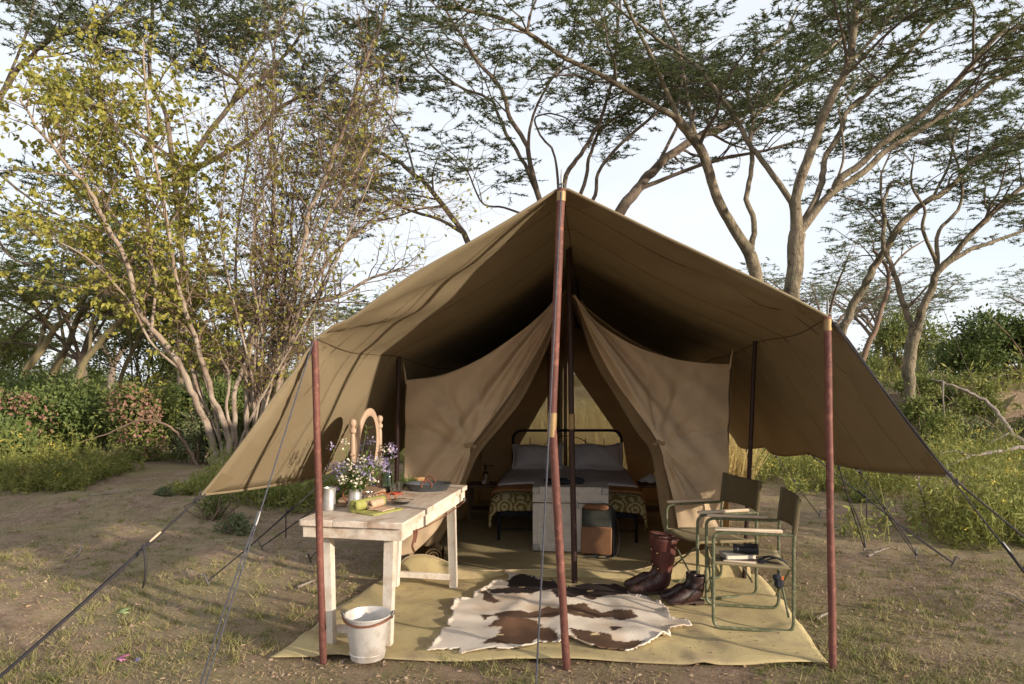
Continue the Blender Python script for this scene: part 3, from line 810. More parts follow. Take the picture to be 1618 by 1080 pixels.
# ------------------------------------------------------------------ flat-topped acacias far off (variants, then copies)
def far_acacia(name, label, seed, h=7.0, w=5.0, loc=(0, 40), leaf='acacia', per=18, low=.8, thin=1.0):
    rng = np.random.default_rng(seed)
    b = np.array([loc[0], loc[1], float(gz(loc[0], loc[1])) - .1])
    ls = []
    lean = rng.normal(size=2) * .5
    fork = b + np.array([lean[0], lean[1], h * .35])
    ls.append((np.array([b, b + np.array([lean[0] * .3, lean[1] * .3, h * .18]), fork]), h * .035, h * .028, None))
    n = 7
    for k in range(n):
        a = 2 * math.pi * (k + rng.random() * .6) / n
        r = w * (.45 + .5 * rng.random())
        tip = b + np.array([math.cos(a) * r, math.sin(a) * r, h * (low + (.96 - low) * rng.random())])
        mid = fork * .5 + tip * .5 + np.array([0, 0, h * .02]); mid[:2] = fork[:2] * .6 + tip[:2] * .4
        ls.append((np.array([fork, mid, tip]), h * .016, h * .004, .35))
    lv = [dict(ACACIA_LV[0], len=1.9, dens=2.2, lev=.7), dict(ACACIA_LV[1], dens=3.2, len=1.0), dict(ACACIA_LV[2], dens=5.0, len=.55)]
    return tree(name, label, ls, rng, M['barkdark'], M['twig'], M[leaf], levels=lv, per=per, thin=thin, leafL=.14, leafW=.04, group='flat-topped acacias in the distance', nside=6)
fa = far_acacia('distant_acacia', 'dark flat-topped acacia low behind the right slope, nearest the thick fever tree trunk', 61, 6.2, 5.2, (16.5, 36))
fb = far_acacia('distant_acacia', 'layered flat-topped acacia between the two leaning fever trees and the thicket', 62, 6.6, 5.5, (22, 40))
def far_copy(src, label, x, y, s, rz):
    o = copy_tree(src); o.location = (x, y, float(gz(x, y)) - .1); o.scale = (s, s, s); o.rotation_euler = (0, 0, rz); o['label'] = label
    return o
far_copy(fb, 'small rounded acacia cut by the right edge of the picture above the thicket', 34, 42, .95, 2.1)
far_copy(fa, 'flat-topped acacia peeping between stems of the bare tree', -14, 48, 1.0, 1.0)
far_copy(fb, 'broad hazy acacia under the crown of the leafy tree', -26, 44, 1.1, 4.0)
far_copy(fa, 'acacia top showing above the bushes at the far left', -34, 40, 1.15, 2.6)
far_copy(fb, 'low acacia crown behind the reddish slim trunk', 29, 55, 1.1, .6)
far_copy(fa, 'faint acacia on the skyline left of the ridge behind the bare tree', -8, 60, 1.1, 5.0)
fc = far_acacia('distant_acacia', 'yellowish-green acacia just behind the yellow-barked trunks at the far left', 64, 7.2, 5.2, (-15.5, 25), 'acacialight', 44, .42, .6)
far_copy(fc, 'yellowish acacia behind the crooked yellow-barked trunk', -10.2, 24, .88, 3.3)
far_copy(fc, 'yellowish acacia behind the pale stems beside the left slope', -6.8, 26, .85, 1.7)
far_copy(fc, 'yellowish acacia crown cut by the left edge of the picture', -20.5, 27, 1.0, 5.1)
# a tree behind the photographer, whose shadow dapples the camp
fs = far_acacia('distant_acacia', 'thin-leaved acacia outside the picture whose branches dapple the camp', 63, 8.6, 5.0, (22.5, -9.6), 'acacia', 1, .62, .8)
fs['group'] = 'trees behind the photographer'

# ------------------------------------------------------------------ bushes
def bush(name, label, cx, cy, rx, ry, h, seed, leafmat, n=5000, L=.07, W=.035, group=None, cat='bush', shape='diamond', stems=14, twig='twigbrown', base=.0, lumps=9, dead=None):
    rng = np.random.default_rng(seed)
    b = np.array([cx, cy, float(gz(cx, cy)) - .05])
    o = root(name, label, cat, b, group=group)
    # overlapping leaf clumps spread through the dome
    cl = []
    for k in range(lumps):
        a = rng.random() * 2 * math.pi; r = rng.random() ** .5 * .72; zz = .2 + .68 * rng.random() * (1 - .5 * r)
        cl.append((math.cos(a) * r * rx * 1.15, math.sin(a) * r * ry, zz * h, (.13 + .27 * rng.random() ** 1.5)))
    cl = np.array(cl)
    w = cl[:, 3] ** 2; ci = rng.choice(lumps, n, p=w / w.sum())
    d = nrm(rng.normal(size=(n, 3))); rr = (.35 + .65 * rng.random(n) ** .45) * (1 + .3 * rng.normal(size=n))
    P = cl[ci, :3] + d * rr[:, None] * cl[ci, 3:4] * np.array([rx, ry, h * .62])
    P[:, 2] = np.where(P[:, 2] < base, base + rng.random(n) * h * .35, P[:, 2])
    P = P + b
    D = nrm(d + rng.normal(size=(n, 3)) * .7 + np.array([0, 0, .1])); N = d + rng.normal(size=(n, 3)) * .5 + np.array([0, 0, .6])
    v, f, nv = leaves(P, D, N, L * (.6 + .8 * rng.random(n)), W * (.6 + .8 * rng.random(n)), shape)
    cv = rng.random(lumps) * .45
    var = np.clip(cv[ci] + .55 * rng.random(n), 0, 1)
    tagit(mesh_np('foliage', v, [f], leafmat, o, var=np.repeat(var, nv), smooth=False), kind='stuff')
    if dead:
        k = int(n * dead); sel = np.argsort(cl[:, 1] - .35 * cl[:, 2])[:3]
        ci = rng.choice(sel, k); d = nrm(rng.normal(size=(k, 3))); d[:, 1] = -np.abs(d[:, 1])
        P = b + cl[ci, :3] + d * (.95 + .12 * rng.random(k))[:, None] * cl[ci, 3:4] * np.array([rx, ry, h * .62])
        v, f, nv = leaves(P, nrm(rng.normal(size=(k, 3)) - np.array([0, 0, .6])), d, L * 1.1, W * 1.1, 'broad')
        tagit(mesh_np('dead_foliage', v, [f], M['deadleaf'], o, var=np.repeat(rng.random(k), nv), smooth=False), kind='stuff')
    PP = []
    for k in range(stems):
        c = cl[k % lumps]; e = b + c[:3] * (1.0 + .35 * rng.random()) + rng.normal(size=3) * .1
        s = b + np.array([rng.normal() * rx * .12, rng.normal() * ry * .12, 0])
        m = s * .5 + e * .5 + np.array([rng.normal() * .1, rng.normal() * .1, h * .1])
        PP.append(smooth_path([s, m, e], 6))
    PP = np.array(PP)
    v, f = tubes(PP, np.linspace(.02, .006, 6)[None].repeat(len(PP), 0) * (h ** .5), 4)
    mesh_np('stems', v, [f], M[twig], o)
    return o
B = M
bush('thicket', 'dark green creeper thicket on the bank at the right edge', 15.8, 20.6, 3.0, 1.9, 2.3, 71, B['bushdark'], n=22000, L=.12, W=.07, lumps=22, stems=20, cat='thicket')
bush('thicket', 'second green mound of the thicket, right of the first and cut by the picture edge', 21.0, 22.5, 3.2, 2.2, 2.9, 72, B['bushdark'], n=16000, L=.15, W=.08, lumps=16, stems=12, cat='thicket')
bush('bush', 'light green bush at the foot of the burnt fever tree', 9.6, 16.2, 1.5, 1.1, 1.9, 73, B['bushlight'], n=7000, L=.10, W=.05, lumps=12)
bush('bush', 'grey-green scrub bush below the dark thicket', 12.4, 17.2, 1.7, 1.0, 1.45, 74, B['bushgrey'], n=6000, L=.09, W=.03, lumps=12)
bush('bush', 'yellowish bush hiding the foot of the stream bank', 11.6, 18.4, 1.6, .9, 1.3, 86, B['bushlight'], n=5000, L=.10, W=.045, lumps=11)
bush('bush', 'green bush on the stream bank behind the bleached branch', 16.6, 18.6, 1.7, 1.0, 1.35, 87, B['bushgrey'], n=5000, L=.10, W=.045, lumps=11)
bush('bush', 'low bright bush between the grey scrub and the stream bank', 15.0, 17.0, 1.6, .9, 1.0, 75, B['bushlight'], n=4500, L=.10, W=.045, lumps=10)
bush('bush', 'pale green bush behind the edge of the right wing of the fly sheet', 8.6, 19.5, 1.5, 1.2, 2.6, 76, B['bushlight'], n=6500, L=.12, W=.06, lumps=12)
bush('bush', 'dense green bush with pinkish dead sprays at the far left', -9.6, 13.4, 1.9, 1.3, 1.75, 77, B['bushdark'], n=13000, L=.085, W=.045, lumps=18, dead=.05)
bush('bush', 'green bush in front of the dead-sprayed one, cut by the left edge', -8.3, 11.0, 1.0, .9, 1.25, 78, B['bushdark'], n=6500, L=.075, W=.04, lumps=10)
bush('bush', 'rounded bush with rusty dead leaves facing the camp', -7.5, 13.2, 1.1, .9, 1.65, 79, B['bushlight'], n=6500, L=.08, W=.04, lumps=12, dead=.07)
bush('bush', 'shadowy bush beside the path under the leafy tree', -7.6, 17.2, 1.9, 1.4, 1.8, 80, B['bushdark'], n=9000, L=.11, W=.055, lumps=14)
bush('bush', 'green undergrowth at the foot of the multi-stemmed tree', -5.0, 13.2, 1.0, .8, 1.1, 81, B['bushlight'], n=5000, L=.075, W=.035, lumps=10)
bush('bush', 'feathery grey-green sapling left of the multi-stemmed tree', -5.9, 12.8, .7, .6, 1.5, 82, B['bushgrey'], n=3500, L=.07, W=.025, lumps=9)
bush('bush', 'dark bush filling the gap behind the pale stems', -5.6, 18.5, 2.2, 1.2, 2.0, 83, B['bushdark'], n=9000, L=.12, W=.06, lumps=14)
bush('bush', 'tall back hedge bush at the left below the yellow-barked trunks', -13.5, 19.0, 2.6, 1.5, 2.0, 84, B['bushdark'], n=10000, L=.12, W=.06, lumps=16)
bush('bush', 'back bush between the yellow-barked trunks and the path', -10.6, 20.0, 2.2, 1.4, 1.7, 85, B['bushlight'], n=8500, L=.12, W=.06, lumps=14)
for k, (x, y, rx, h, mt, lab) in enumerate([
    (-21.0, 28, 3.0, 6.0, 'acacialight', 'tall thicket tree behind the far left trunks, cut by the picture edge'),
    (-16.0, 30, 3.2, 5.6, 'bushlight', 'tall leafy mass behind the second yellow-barked acacia'),
    (-11.5, 28, 2.6, 5.0, 'acacialight', 'tall leafy mass just left of the multi-stemmed tree'),
    (-8.0, 30, 2.6, 4.6, 'bushlight', 'tall leafy mass seen between the pale stems'),
    (-4.8, 29, 2.2, 3.5, 'acacialight', 'leafy mass meeting the left slope of the fly sheet'),
    (17.5, 31, 2.6, 3.4, 'bushlight', 'leafy mass right of the burnt fever tree, beyond the bank')]):
    bush('tall_bush', lab, x, y, rx, 1.6, h, 120 + k, M[mt], n=7500, L=.17, W=.07, lumps=18, stems=12)
for k, (px, py, r, h, mt, lab) in enumerate([
    (338, 822, .23, .42, 'bushlight', 'small leafy weed bush just below the left tip of the fly sheet'),
    (378, 838, .22, .26, 'bushgrey', 'low greyish weed bush right of the leafy weed below the fly tip'),
    (258, 800, .13, .14, 'bushgrey', 'tiny grey weed on the bare earth left of the fly tip'),
    (430, 800, .3, .32, 'bushlight', 'green weed clump between the fly tip and the table'),
    (1545, 838, .28, .42, 'bushlight', 'green weed clump behind the right corner rope'),
    (1370, 790, .35, .38, 'bushlight', 'weed clump behind the three slanting ropes on the right')]):
    g = gnd(px, py)
    bush('weed_bush', lab, g[0], g[1], r, r * .8, h, 90 + k, B[mt], n=900, L=.05, W=.014, lumps=9, stems=10, cat='weed')
# far scrub that closes the horizon: each bush a thing of its own, from three shapes
protos = [bush('scrub_bush', 'scrub', 0, 60, 3.0, 2.0, 3.0, 101 + k, B[m_], n=3800, L=.2, W=.1, lumps=12, stems=6, group='scrub bushes along the horizon') for k, m_ in enumerate(('bushdark', 'bushlight', 'bushgrey'))]
FARX = [(-56, 62), (-47, 58), (-40, 60), (-33, 55), (-27, 58), (-21, 52), (-15, 56), (-9, 58), (-3, 54), (3, 58), (9, 56), (14, 48), (19, 50), (24, 46), (30, 50), (37, 48), (45, 54), (52, 56)]
far_lab = ['leftmost', 'second from the left', 'third from the left', 'fourth from the left', 'fifth from the left', 'sixth from the left', 'seventh from the left', 'eighth from the left', 'ninth from the left',
           'ninth from the right', 'eighth from the right', 'seventh from the right', 'sixth from the right', 'fifth from the right', 'fourth from the right', 'third from the right', 'second from the right', 'rightmost']
rr = random.Random(5)
for k, (x, y) in enumerate(FARX):
    src = protos[k % 3]
    o = src if k < 3 else copy_tree(src)
    s = .9 + .5 * rr.random()
    o.location = (x, y, float(gz(x, y)) - .1); o.scale = (s * 1.35, s, s); o.rotation_euler = (0, 0, rr.random() * 6)
    o['label'] = '%s of the scrub bushes along the horizon' % far_lab[k]; o['category'] = 'bush'

# ------------------------------------------------------------------ weeds, grass, litter
def weeds(name, label, n, region, seed, hmin, hmax, mat, flowers=.12, leafL=.08, leafW=.018, per=16, clump=True):
    rng = np.random.default_rng(seed)
    X = []; Y = []
    while len(X) < n:
        x, y = region(rng)
        if clump and fbm(x * .8 + seed, y * .8, 2) < .42 + .14 * rng.random(): continue
        if ((x + 5.75 + .1 * (y - 11)) / .55) ** 2 + ((y - 11.6) / 3.2) ** 2 < 1: continue      # the trodden path
        X.append(x); Y.append(y)
    X = np.array(X); Y = np.array(Y); Z = gz(X, Y)
    h = (hmin + (hmax - hmin) * rng.random(n) ** 1.5) * (.35 + 1.25 * sstep(.3, .75, fbm(X * 1.3 + seed, Y * 1.3, 3)))
    B0 = np.stack([X, Y, Z], -1); lean = rng.normal(size=(n, 3)) * .18; lean[:, 2] = 1
    S = np.stack([B0 + lean * (h * t)[:, None] + np.array([0, 0, -.01]) for t in (0, .35, .7, 1.0)], 1)
    S[:, 2:, :2] += rng.normal(size=(n, 2, 2)) * .03
    v1, f1 = tubes(S, np.array([.004, .0035, .003, .0015])[None].repeat(n, 0), 3)
    v2, f2, nv = sprays(S, rng, per, leafL, leafW, 'diamond', .6, False, .05)
    V, Q = merge([(v1, f1), (v2, f2)])
    pv = np.repeat(rng.random(n), per) * .5 + .5 * rng.random(n * per)
    var = np.concatenate([np.full(len(v1), .7), np.repeat(pv, nv)])
    o = mesh_np(name, V, Q, mat, var=var, smooth=False)
    tagit(o, label, 'weeds', kind='stuff')
    k = int(n * flowers)
    if k:
        sel = rng.choice(n, k, replace=False)
        P = S[sel, 3].repeat(5, 0) + rng.normal(size=(k * 5, 3)) * .018
        v, f, nv = leaves(P, rng.normal(size=(k * 5, 3)), rng.normal(size=(k * 5, 3)), .028, .02, 'diamond')
        o2 = mesh_np('weed_flowers', v, [f], M['weedflower'], var=np.repeat(rng.random(k * 5), nv), smooth=False)
        tagit(o2, label.replace('weeds', 'weed blossoms'), 'flowers', kind='stuff')
def reg(poly):
    xs = [p[0] for p in poly]; ys = [p[1] for p in poly]
    def f(rng):
        while True:
            # spread evenly as seen from the camp: nearer ground first
            y = 1 / (1 / max(ys) + (1 / min(ys) - 1 / max(ys)) * rng.random()); x = min(xs) + (max(xs) - min(xs)) * rng.random()
            if inpoly(np.array(x), np.array(y), poly): return x, y
    return f
weeds('weeds_beside_camp', 'tall yellow-green weeds growing right of the tent', 2500, reg([(3.3, 6.6), (5.2, 6.2), (9, 6.8), (12, 10), (9, 14), (4.5, 11), (3.4, 8.5)]), 201, .22, .62, M['weed'])
weeds('weeds_along_path', 'lush green weeds along the bushes on the left', 3200, reg([(-9.5, 8.1), (-7.2, 8.4), (-6.3, 9.6), (-5.2, 9.8), (-3.9, 9.4), (-3.2, 11), (-3.2, 14), (-12, 14), (-11, 9)]), 202, .2, .6, M['weed'])
weeds('weeds_behind_tent', 'yellow-flowered weeds seen under the hem of the fly sheet', 2000, reg([(-3.6, 9.6), (-1.2, 10.2), (4.5, 10.4), (7, 12), (7, 17), (-4, 17)]), 203, .2, .55, M['weed'], flowers=.2)
weeds('weeds_by_wing', 'green weeds beyond the left wing and behind the table', 700, reg([(-4.7, 8.9), (-2.6, 8.0), (-1.7, 8.6), (-1.5, 10.0), (-4.7, 10.3)]), 206, .15, .45, M['weed'], clump=False)
weeds('weeds_on_bank', 'pale weeds in front of the stream bank on the right', 1500, reg([(6.5, 13.5), (14, 12), (19, 15), (17, 18), (8, 17.5)]), 204, .25, .6, M['weed'], flowers=.2)
weeds('far_weeds', 'far green weeds under the trees', 2600, reg([(-18, 15), (18, 16), (30, 34), (-30, 34)]), 205, .4, .95, M['weed'], flowers=.05, leafL=.2, leafW=.05, per=14, clump=False)
def grass(name, label, n, region, seed, hmin, hmax, W, mat, thr=None, lean=.6):
    rng = np.random.default_rng(seed)
    if isinstance(region, tuple):
        x0, x1, y0, y1 = region
        k = n * 5
        Y = 1 / (1 / y1 + (1 / y0 - 1 / y1) * rng.random(k)); X = x0 + (x1 - x0) * rng.random(k)
        X = X * np.clip(Y / y1 * 1.6, .35, 1)
        g = fbm(X * 1.9 + seed, Y * 1.9, 4)
        keep = (g > (thr or .45) + .16 * rng.random(k) - .06) & ~inpoly(X, Y, MAT_POLY)
        X = X[keep][:n]; Y = Y[keep][:n]
    else:
        A = np.array([region(rng) for _ in range(n)]); X, Y = A[:, 0], A[:, 1]
    n = len(X)
    P = np.stack([X, Y, gz(X, Y) - .003], -1)
    D = rng.normal(size=(n, 3)) * lean; D[:, 2] = 1
    Nn = rng.normal(size=(n, 3)); Nn[:, 2] *= .2
    h = hmin + (hmax - hmin) * rng.random(n) ** 2
    v, f, nv = leaves(P, D, Nn, h, W, 'blade', -.2)
    v = v.reshape(n, 3, 3); 
    o = mesh_np(name, v.reshape(-1, 3), [f], mat, var=np.repeat(rng.random(n), nv), smooth=False)
    return tagit(o, label, 'grass', kind='stuff')
grass('dry_grass', 'short trampled dry grass on the bare earth', 60000, (-9, 9, 2.3, 11), 301, .018, .055, .006, M['drygrass'], .47, 1.4)
grass('green_grass', 'thin green grass tufts on the bare earth', 42000, (-9, 9, 2.4, 12), 302, .016, .06, .006, M['greengrass'], .52, 1.1)
grass('golden_grass', 'tall golden grass behind the tent seen through its rear window', 9000, reg([(-1.2, 10.2), (3.6, 10.2), (4.2, 12.2), (-1.6, 12.2)]), 303, .6, 1.55, .014, M['goldgrass'], lean=.22)
def litter(n, seed):
    rng = np.random.default_rng(seed)
    Y = 1 / (1 / 11 + (1 / 2.4 - 1 / 11) * rng.random(n)); X = (rng.random(n) * 2 - 1) * Y * .85
    k = ~inpoly(X, Y, MAT_POLY); X = X[k]; Y = Y[k]; n = len(X)
    P = np.stack([X, Y, gz(X, Y) + .004], -1); D = rng.normal(size=(n, 3)); D[:, 2] = .1; N = rng.normal(size=(n, 3)) * .35 + np.array([0, 0, 1.])
    v, f, nv = leaves(P, D, N, .012 + .03 * rng.random(n) ** 2, .006 + .012 * rng.random(n) ** 2, 'broad')
    tagit(mesh_np('leaf_litter', v, [f], M['litter'], var=np.repeat(rng.random(n), nv), smooth=False), 'dry leaf litter strewn over the ground', 'litter', kind='stuff')
litter(9000, 304)

def stones(n, seed):
    """clods and pebbles"""
    rng = np.random.default_rng(seed)
    Y = 1 / (1 / 12 + (1 / 2.4 - 1 / 12) * rng.random(n)); X = (rng.random(n) * 2 - 1) * Y * .85
    k = ~inpoly(X, Y, MAT_POLY) & (fbm(X * 1.4 + 20, Y * 1.4, 3) > .42); X = X[k]; Y = Y[k]; n = len(X)
    P = np.stack([X, Y, gz(X, Y)], -1); r = .004 + .018 * rng.random(n) ** 4
    oct_ = np.array([[1, 0, 0], [0, 1, 0], [-1, 0, 0], [0, -1, 0], [0, 0, .75], [0, 0, -.5]], float)
    V = P[:, None] + r[:, None, None] * (oct_[None] * (.7 + .6 * rng.random((n, 6, 1))) + rng.normal(size=(n, 6, 3)) * .15)
    T = np.array([[0, 1, 4], [1, 2, 4], [2, 3, 4], [3, 0, 4], [1, 0, 5], [2, 1, 5], [3, 2, 5], [0, 3, 5]])
    Q = (np.arange(n) * 6)[:, None, None] + T[None]
    tagit(mesh_np('pebbles', V.reshape(-1, 3), [Q.reshape(-1, 3)], mk('clod', (.26, .18, .12), (.38, .29, .21), rough=.95, attr=True), var=np.repeat(rng.random(n), 6)), 'small clods and pebbles scattered over the earth', 'pebbles', kind='stuff')
stones(6000, 305)
def tufts(n, seed):
    rng = np.random.default_rng(seed)
    Y = 1 / (1 / 10 + (1 / 2.5 - 1 / 10) * rng.random(n * 3)); X = (rng.random(n * 3) * 2 - 1) * Y * .85
    k = ~inpoly(X, Y, MAT_POLY) & (fbm(X * .9 + 40, Y * .9, 3) > .43); X = X[k][:n]; Y = Y[k][:n]; n = len(X)
    m = 16
    P = np.stack([X, Y, gz(X, Y) - .004], -1).repeat(m, 0); P[:, :2] += rng.normal(size=(n * m, 2)) * .018
    D = rng.normal(size=(n * m, 3)) * .75; D[:, 2] = 1
    sz = (.5 + rng.random(n)).repeat(m)
    v, f, nv = leaves(P, D, rng.normal(size=(n * m, 3)), sz * (.02 + .045 * rng.random(n * m)), .007, 'blade', -.25)
    tone = rng.random(n).repeat(m) * .7 + .3 * rng.random(n * m)
    tagit(mesh_np('grass_tufts', v, [f], mk('tuft_blade', (.13, .15, .04), (.40, .33, .16), rough=.85, transl=.25, attr=True), var=np.repeat(tone, nv), smooth=False), 'scattered green and straw grass tufts on the earth', 'grass', kind='stuff')
tufts(2000, 306)

# ------------------------------------------------------------------ fly sheet
FLY_F = np.array([[-1.69, 3.72, .94], [-1.075, 3.75, 1.80], [.27, 3.70, 2.62], [1.715, 3.70, 1.915], [2.37, 3.70, 1.05]])
FLY_B = np.array([[-1.02, 9.2, .80], [-.42, 9.2, 1.66], [.93, 9.2, 2.52], [2.37, 9.2, 1.76], [3.02, 9.2, .76]])
def fly_pt(u, v):
    """u 0..4 across (left hem, left eave, ridge, right eave, right hem), v 0..1 front to back"""
    k = min(3, int(u)); f = u - k
    K = FLY_F * (1 - v) + FLY_B * v
    p = K[k] * (1 - f) + K[k + 1] * f
    d = p[1]
    # cloth sags inward between ridge, eaves and hems, and between the poles
    s = math.sin(math.pi * f)
    inw = .045 * s * (0.25 + .75 * sstep(0, .15, v)) if k in (1, 2) else .03 * s
    p[2] -= inw
    pol = abs(math.sin(math.pi * (d - 3.7) / 1.6)) if d < 5.3 else abs(math.sin(math.pi * (d - 5.3) / 1.95))
    ed = 1 - min(abs(u - 1), abs(u - 3), 1)
    p[2] -= .025 * pol * ed
    hm = max(0, 1 - u) if u < 2 else max(0, u - 3)
    hp = abs(math.sin(math.pi * (d - 3.7) / 2.4)) if d < 6.1 else abs(math.sin(math.pi * (d - 6.1) / 1.55))
    p[2] -= .05 * hp * hm * hm
    p[0] += (.07 if u < 2 else -.07) * hp * hm * hm
    # pulls running from the pole heads
    x0 = u - (1 if u < 2 else 3)
    rr_ = math.hypot(x0, (d - 3.7) * .8)
    th = math.atan2(d - 3.7 + .02, x0 if u < 2 else -x0)
    p[2] += .022 * math.sin(th * 11) * math.exp(-((rr_ - .42) / .30) ** 2)
    p[2] += .012 * (float(fbm(u * 2.1 + 4, d * .9, 3)) - .5) * 2
    return p
fly = root('fly_sheet', 'large olive-brown canvas fly sheet pitched over the tent and its porch', 'fly sheet', (.3, 6.4, 0))
us = np.concatenate([np.linspace(k, k + 1, 17)[:-1] for k in range(4)] + [[4.0]])
vs = np.linspace(0, 1, 70)
FP = np.array([[fly_pt(u, v) for u in us] for v in vs])
mb = MB(); mb.grid(FP); mb.build('canopy', M['fly'], fly, solid=.004, auto=False)
# rear gable that closes the fly behind the tent
mb = MB()
rear = FP[-1][16:49]
G = []
for t in np.linspace(0, 1, 8):
    row = rear.copy(); xa = .88; zb = np.interp(row[:, 0], [-.42, xa, 2.2], [1.25, 2.05, 1.25]); row[:, 2] = rear[:, 2] * (1 - t) + np.minimum(zb, rear[:, 2]) * t; row[:, 1] += .02 - .2 * t; G.append(row)
mb.grid(np.array(G)); mb.build('rear_gable', M['fly'], fly, solid=.004, auto=False)
# hem rolls, ridge and eave seams
def off_path(u, n=60, v0=0.0, v1=1.0, dz=0.0): return np.array([fly_pt(u, v) + np.array([0, 0, dz]) for v in np.linspace(v0, v1, n)])
for u in (0.0, 4.0):
    mb = MB(); mb.tube(off_path(u), .009, 6); mb.build('hem', M['fly'], fly)
mb = MB(); mb.tube(np.array([fly_pt(u, 0) for u in np.linspace(0, 4, 90)]), .008, 6); mb.build('hem', M['fly'], fly)
for u in (1.0, 2.0, 3.0):
    mb = MB(); mb.tube(off_path(u, dz=-.004), .006, 5, flat=.6); mb.build('seam', M['seam'], fly)
for v in (.055, .155, .255, .38, .5):
    mb = MB(); mb.tube(np.array([fly_pt(u, v) - np.array([0, 0, .003]) for u in np.linspace(0, 4, 80)]), .0036, 4, flat=.6); mb.build('seam', M['seam'], fly)
for u, v in ((0, 0), (4, 0), (1, 0), (3, 0), (2, 0), (0, .43), (4, .43), (0, .2), (4, .2), (4, .6)):
    p = fly_pt(u, v); mb = MB()
    mb.tube([p + np.array([.016 * math.cos(a), 0, .016 * math.sin(a)]) for a in np.linspace(0, 2 * math.pi, 13)[:-1]], .004, 5, closed=True)
    mb.build('grommet', M['steel'], fly)
for (u0, u1, v1) in ((.86, 1.14, .035), (2.86, 3.14, .035), (1.86, 2.14, .05), (0, .16, .03), (3.84, 4.0, .03)):
    for s_ in (-1, 1):
        G_ = np.array([[fly_pt(min(4, max(0, (u0 + u1) / 2 + (u_ - (u0 + u1) / 2) * (1 - .55 * v_ / v1))), v_) + np.array([0, 0, .0055 * s_]) for u_ in np.linspace(u0, u1, 13)] for v_ in np.linspace(.001, v1, 8)])
        mb = MB(); mb.grid(G_); mb.build('reinforcing_patch', M['flypatch'], fly, auto=False)
# a rope sewn along the edge of the right wing
mb = MB(); mb.tube(np.array([fly_pt(u, 0) + np.array([.012, -.02, -.02]) for u in np.linspace(3.02, 4, 20)]), .006, 6); mb.build('edge_rope', M['rope'], fly)

# ------------------------------------------------------------------ poles
def pole(label, pts, r, mat, joints=(), spike=True, group='wooden tent poles'):
    pts = [np.array(p, float) for p in pts]
    o = root('tent_pole', label, 'pole', pts[0], group=group)
    P = []
    for a, b in zip(pts[:-1], pts[1:]):
        P += [a + (b - a) * t for t in np.linspace(0, 1, 8)[:-1]]
    P = np.array(P + [pts[-1]])
    P[1:-1, :2] += RNG.normal(size=(len(P) - 2, 2)) * .0012
    mb = MB(); mb.tube(P, r * (1 + .03 * RNG.normal(size=len(P))), 14); mb.build('shaft', mat, o)
    for a, b in joints:
        mb = MB(); mb.tube([a, a + (b - a) * .5, b], r * 1.12, 14); mb.build('sleeve', M['bamboo'], o)
    if spike:
        e = pts[-1]
        mb = MB(); mb.tube([e - np.array([0, 0, .02]), e + np.array([0, 0, .07]), e + np.array([0, 0, .11])], [.006, .006, .002], 6); mb.build('spike', M['steel'], o)
    return o
def up_to(px, py, d): return at(px, py, d)
b = gnd(896, 1057); t = np.array([.268, 3.695, 2.60])
j0 = at(871.5, 690, 3.70); j1 = at(873, 652, 3.70)
pole('tall reddish front pole at the fly sheet\'s peak, jointed with a brass sleeve', [b - [0, 0, .03], (j0 + j1) / 2, t], .0225, M['pole'],
     [(j0, j1), (t + (j1 - t) * .055, t + (j1 - t) * .012)])
lp = gnd(511, 1047); lt = at(497, 538, 3.752)
pole('reddish front pole holding the left eave, standing before the white table', [lp - [0, 0, .03], lt], .0195, M['pole'])
rp = gnd(1316, 1059); rt = at(1307.5, 500, 3.702)
pole('reddish front pole holding the right eave, on the right corner of the mat', [rp - [0, 0, .03], rt], .0195, M['pole'], [(rt + (rp - rt) * .04, rt + (rp - rt) * .008)])
ib = gnd(908, 926); it = fly_pt(2.0, (5.2 - 3.7) / 5.5) - np.array([0, 0, .01]); it[:2] = (.432, 5.2)
k0 = it + (ib - it) * .535; k1 = it + (ib - it) * .49
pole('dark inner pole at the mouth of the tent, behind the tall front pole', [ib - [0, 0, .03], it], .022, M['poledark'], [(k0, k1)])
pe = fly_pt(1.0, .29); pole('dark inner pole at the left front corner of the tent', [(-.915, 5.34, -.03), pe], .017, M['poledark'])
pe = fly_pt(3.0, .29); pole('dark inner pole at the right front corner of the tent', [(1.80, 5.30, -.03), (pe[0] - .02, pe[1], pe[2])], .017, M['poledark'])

# ------------------------------------------------------------------ inner tent
tent = root('canvas_tent', 'brown canvas ridge tent with its door flaps tied back', 'tent', (.65, 7.2, 0))
def coons(top, bottom, left, right, nu, nv):
    """top/bottom run left to right, left/right run top to bottom, all as point lists"""
    Tp = smooth_path(top, nu); Bp = smooth_path(bottom, nu); Lp = smooth_path(left, nv); Rp = smooth_path(right, nv)
    G = np.zeros((nv, nu, 3))
    for i in range(nv):
        v = i / (nv - 1)
        for j in range(nu):
            u = j / (nu - 1)
            G[i, j] = (1 - v) * Tp[j] + v * Bp[j] + (1 - u) * Lp[i] + u * Rp[i] - ((1 - u) * (1 - v) * Tp[0] + u * (1 - v) * Tp[-1] + (1 - u) * v * Bp[0] + u * v * Bp[-1])
    return G
def ev(pts, n=40):
    """even arc-length resample so corners stay where they are"""
    P = np.asarray(pts, float); s = np.concatenate([[0], np.cumsum(np.linalg.norm(np.diff(P, axis=0), axis=1))])
    return np.array([[np.interp(t, s, P[:, k]) for k in range(3)] for t in np.linspace(0, s[-1], n)])
DF = 5.43
FOLDS = [(2.45, .10, .9), (2.1, .07, -.6), (1.2, .09, .9), (.8, .16, -.8), (.25, .07, .8), (-.35, .2, -.5), (-.9, .07, 1.0), (-1.15, .06, -.9), (-1.4, .06, 1.0), (1.72, .06, .7)]
def px_line(pts, d): return [at(x, y, d) for x, y in pts]
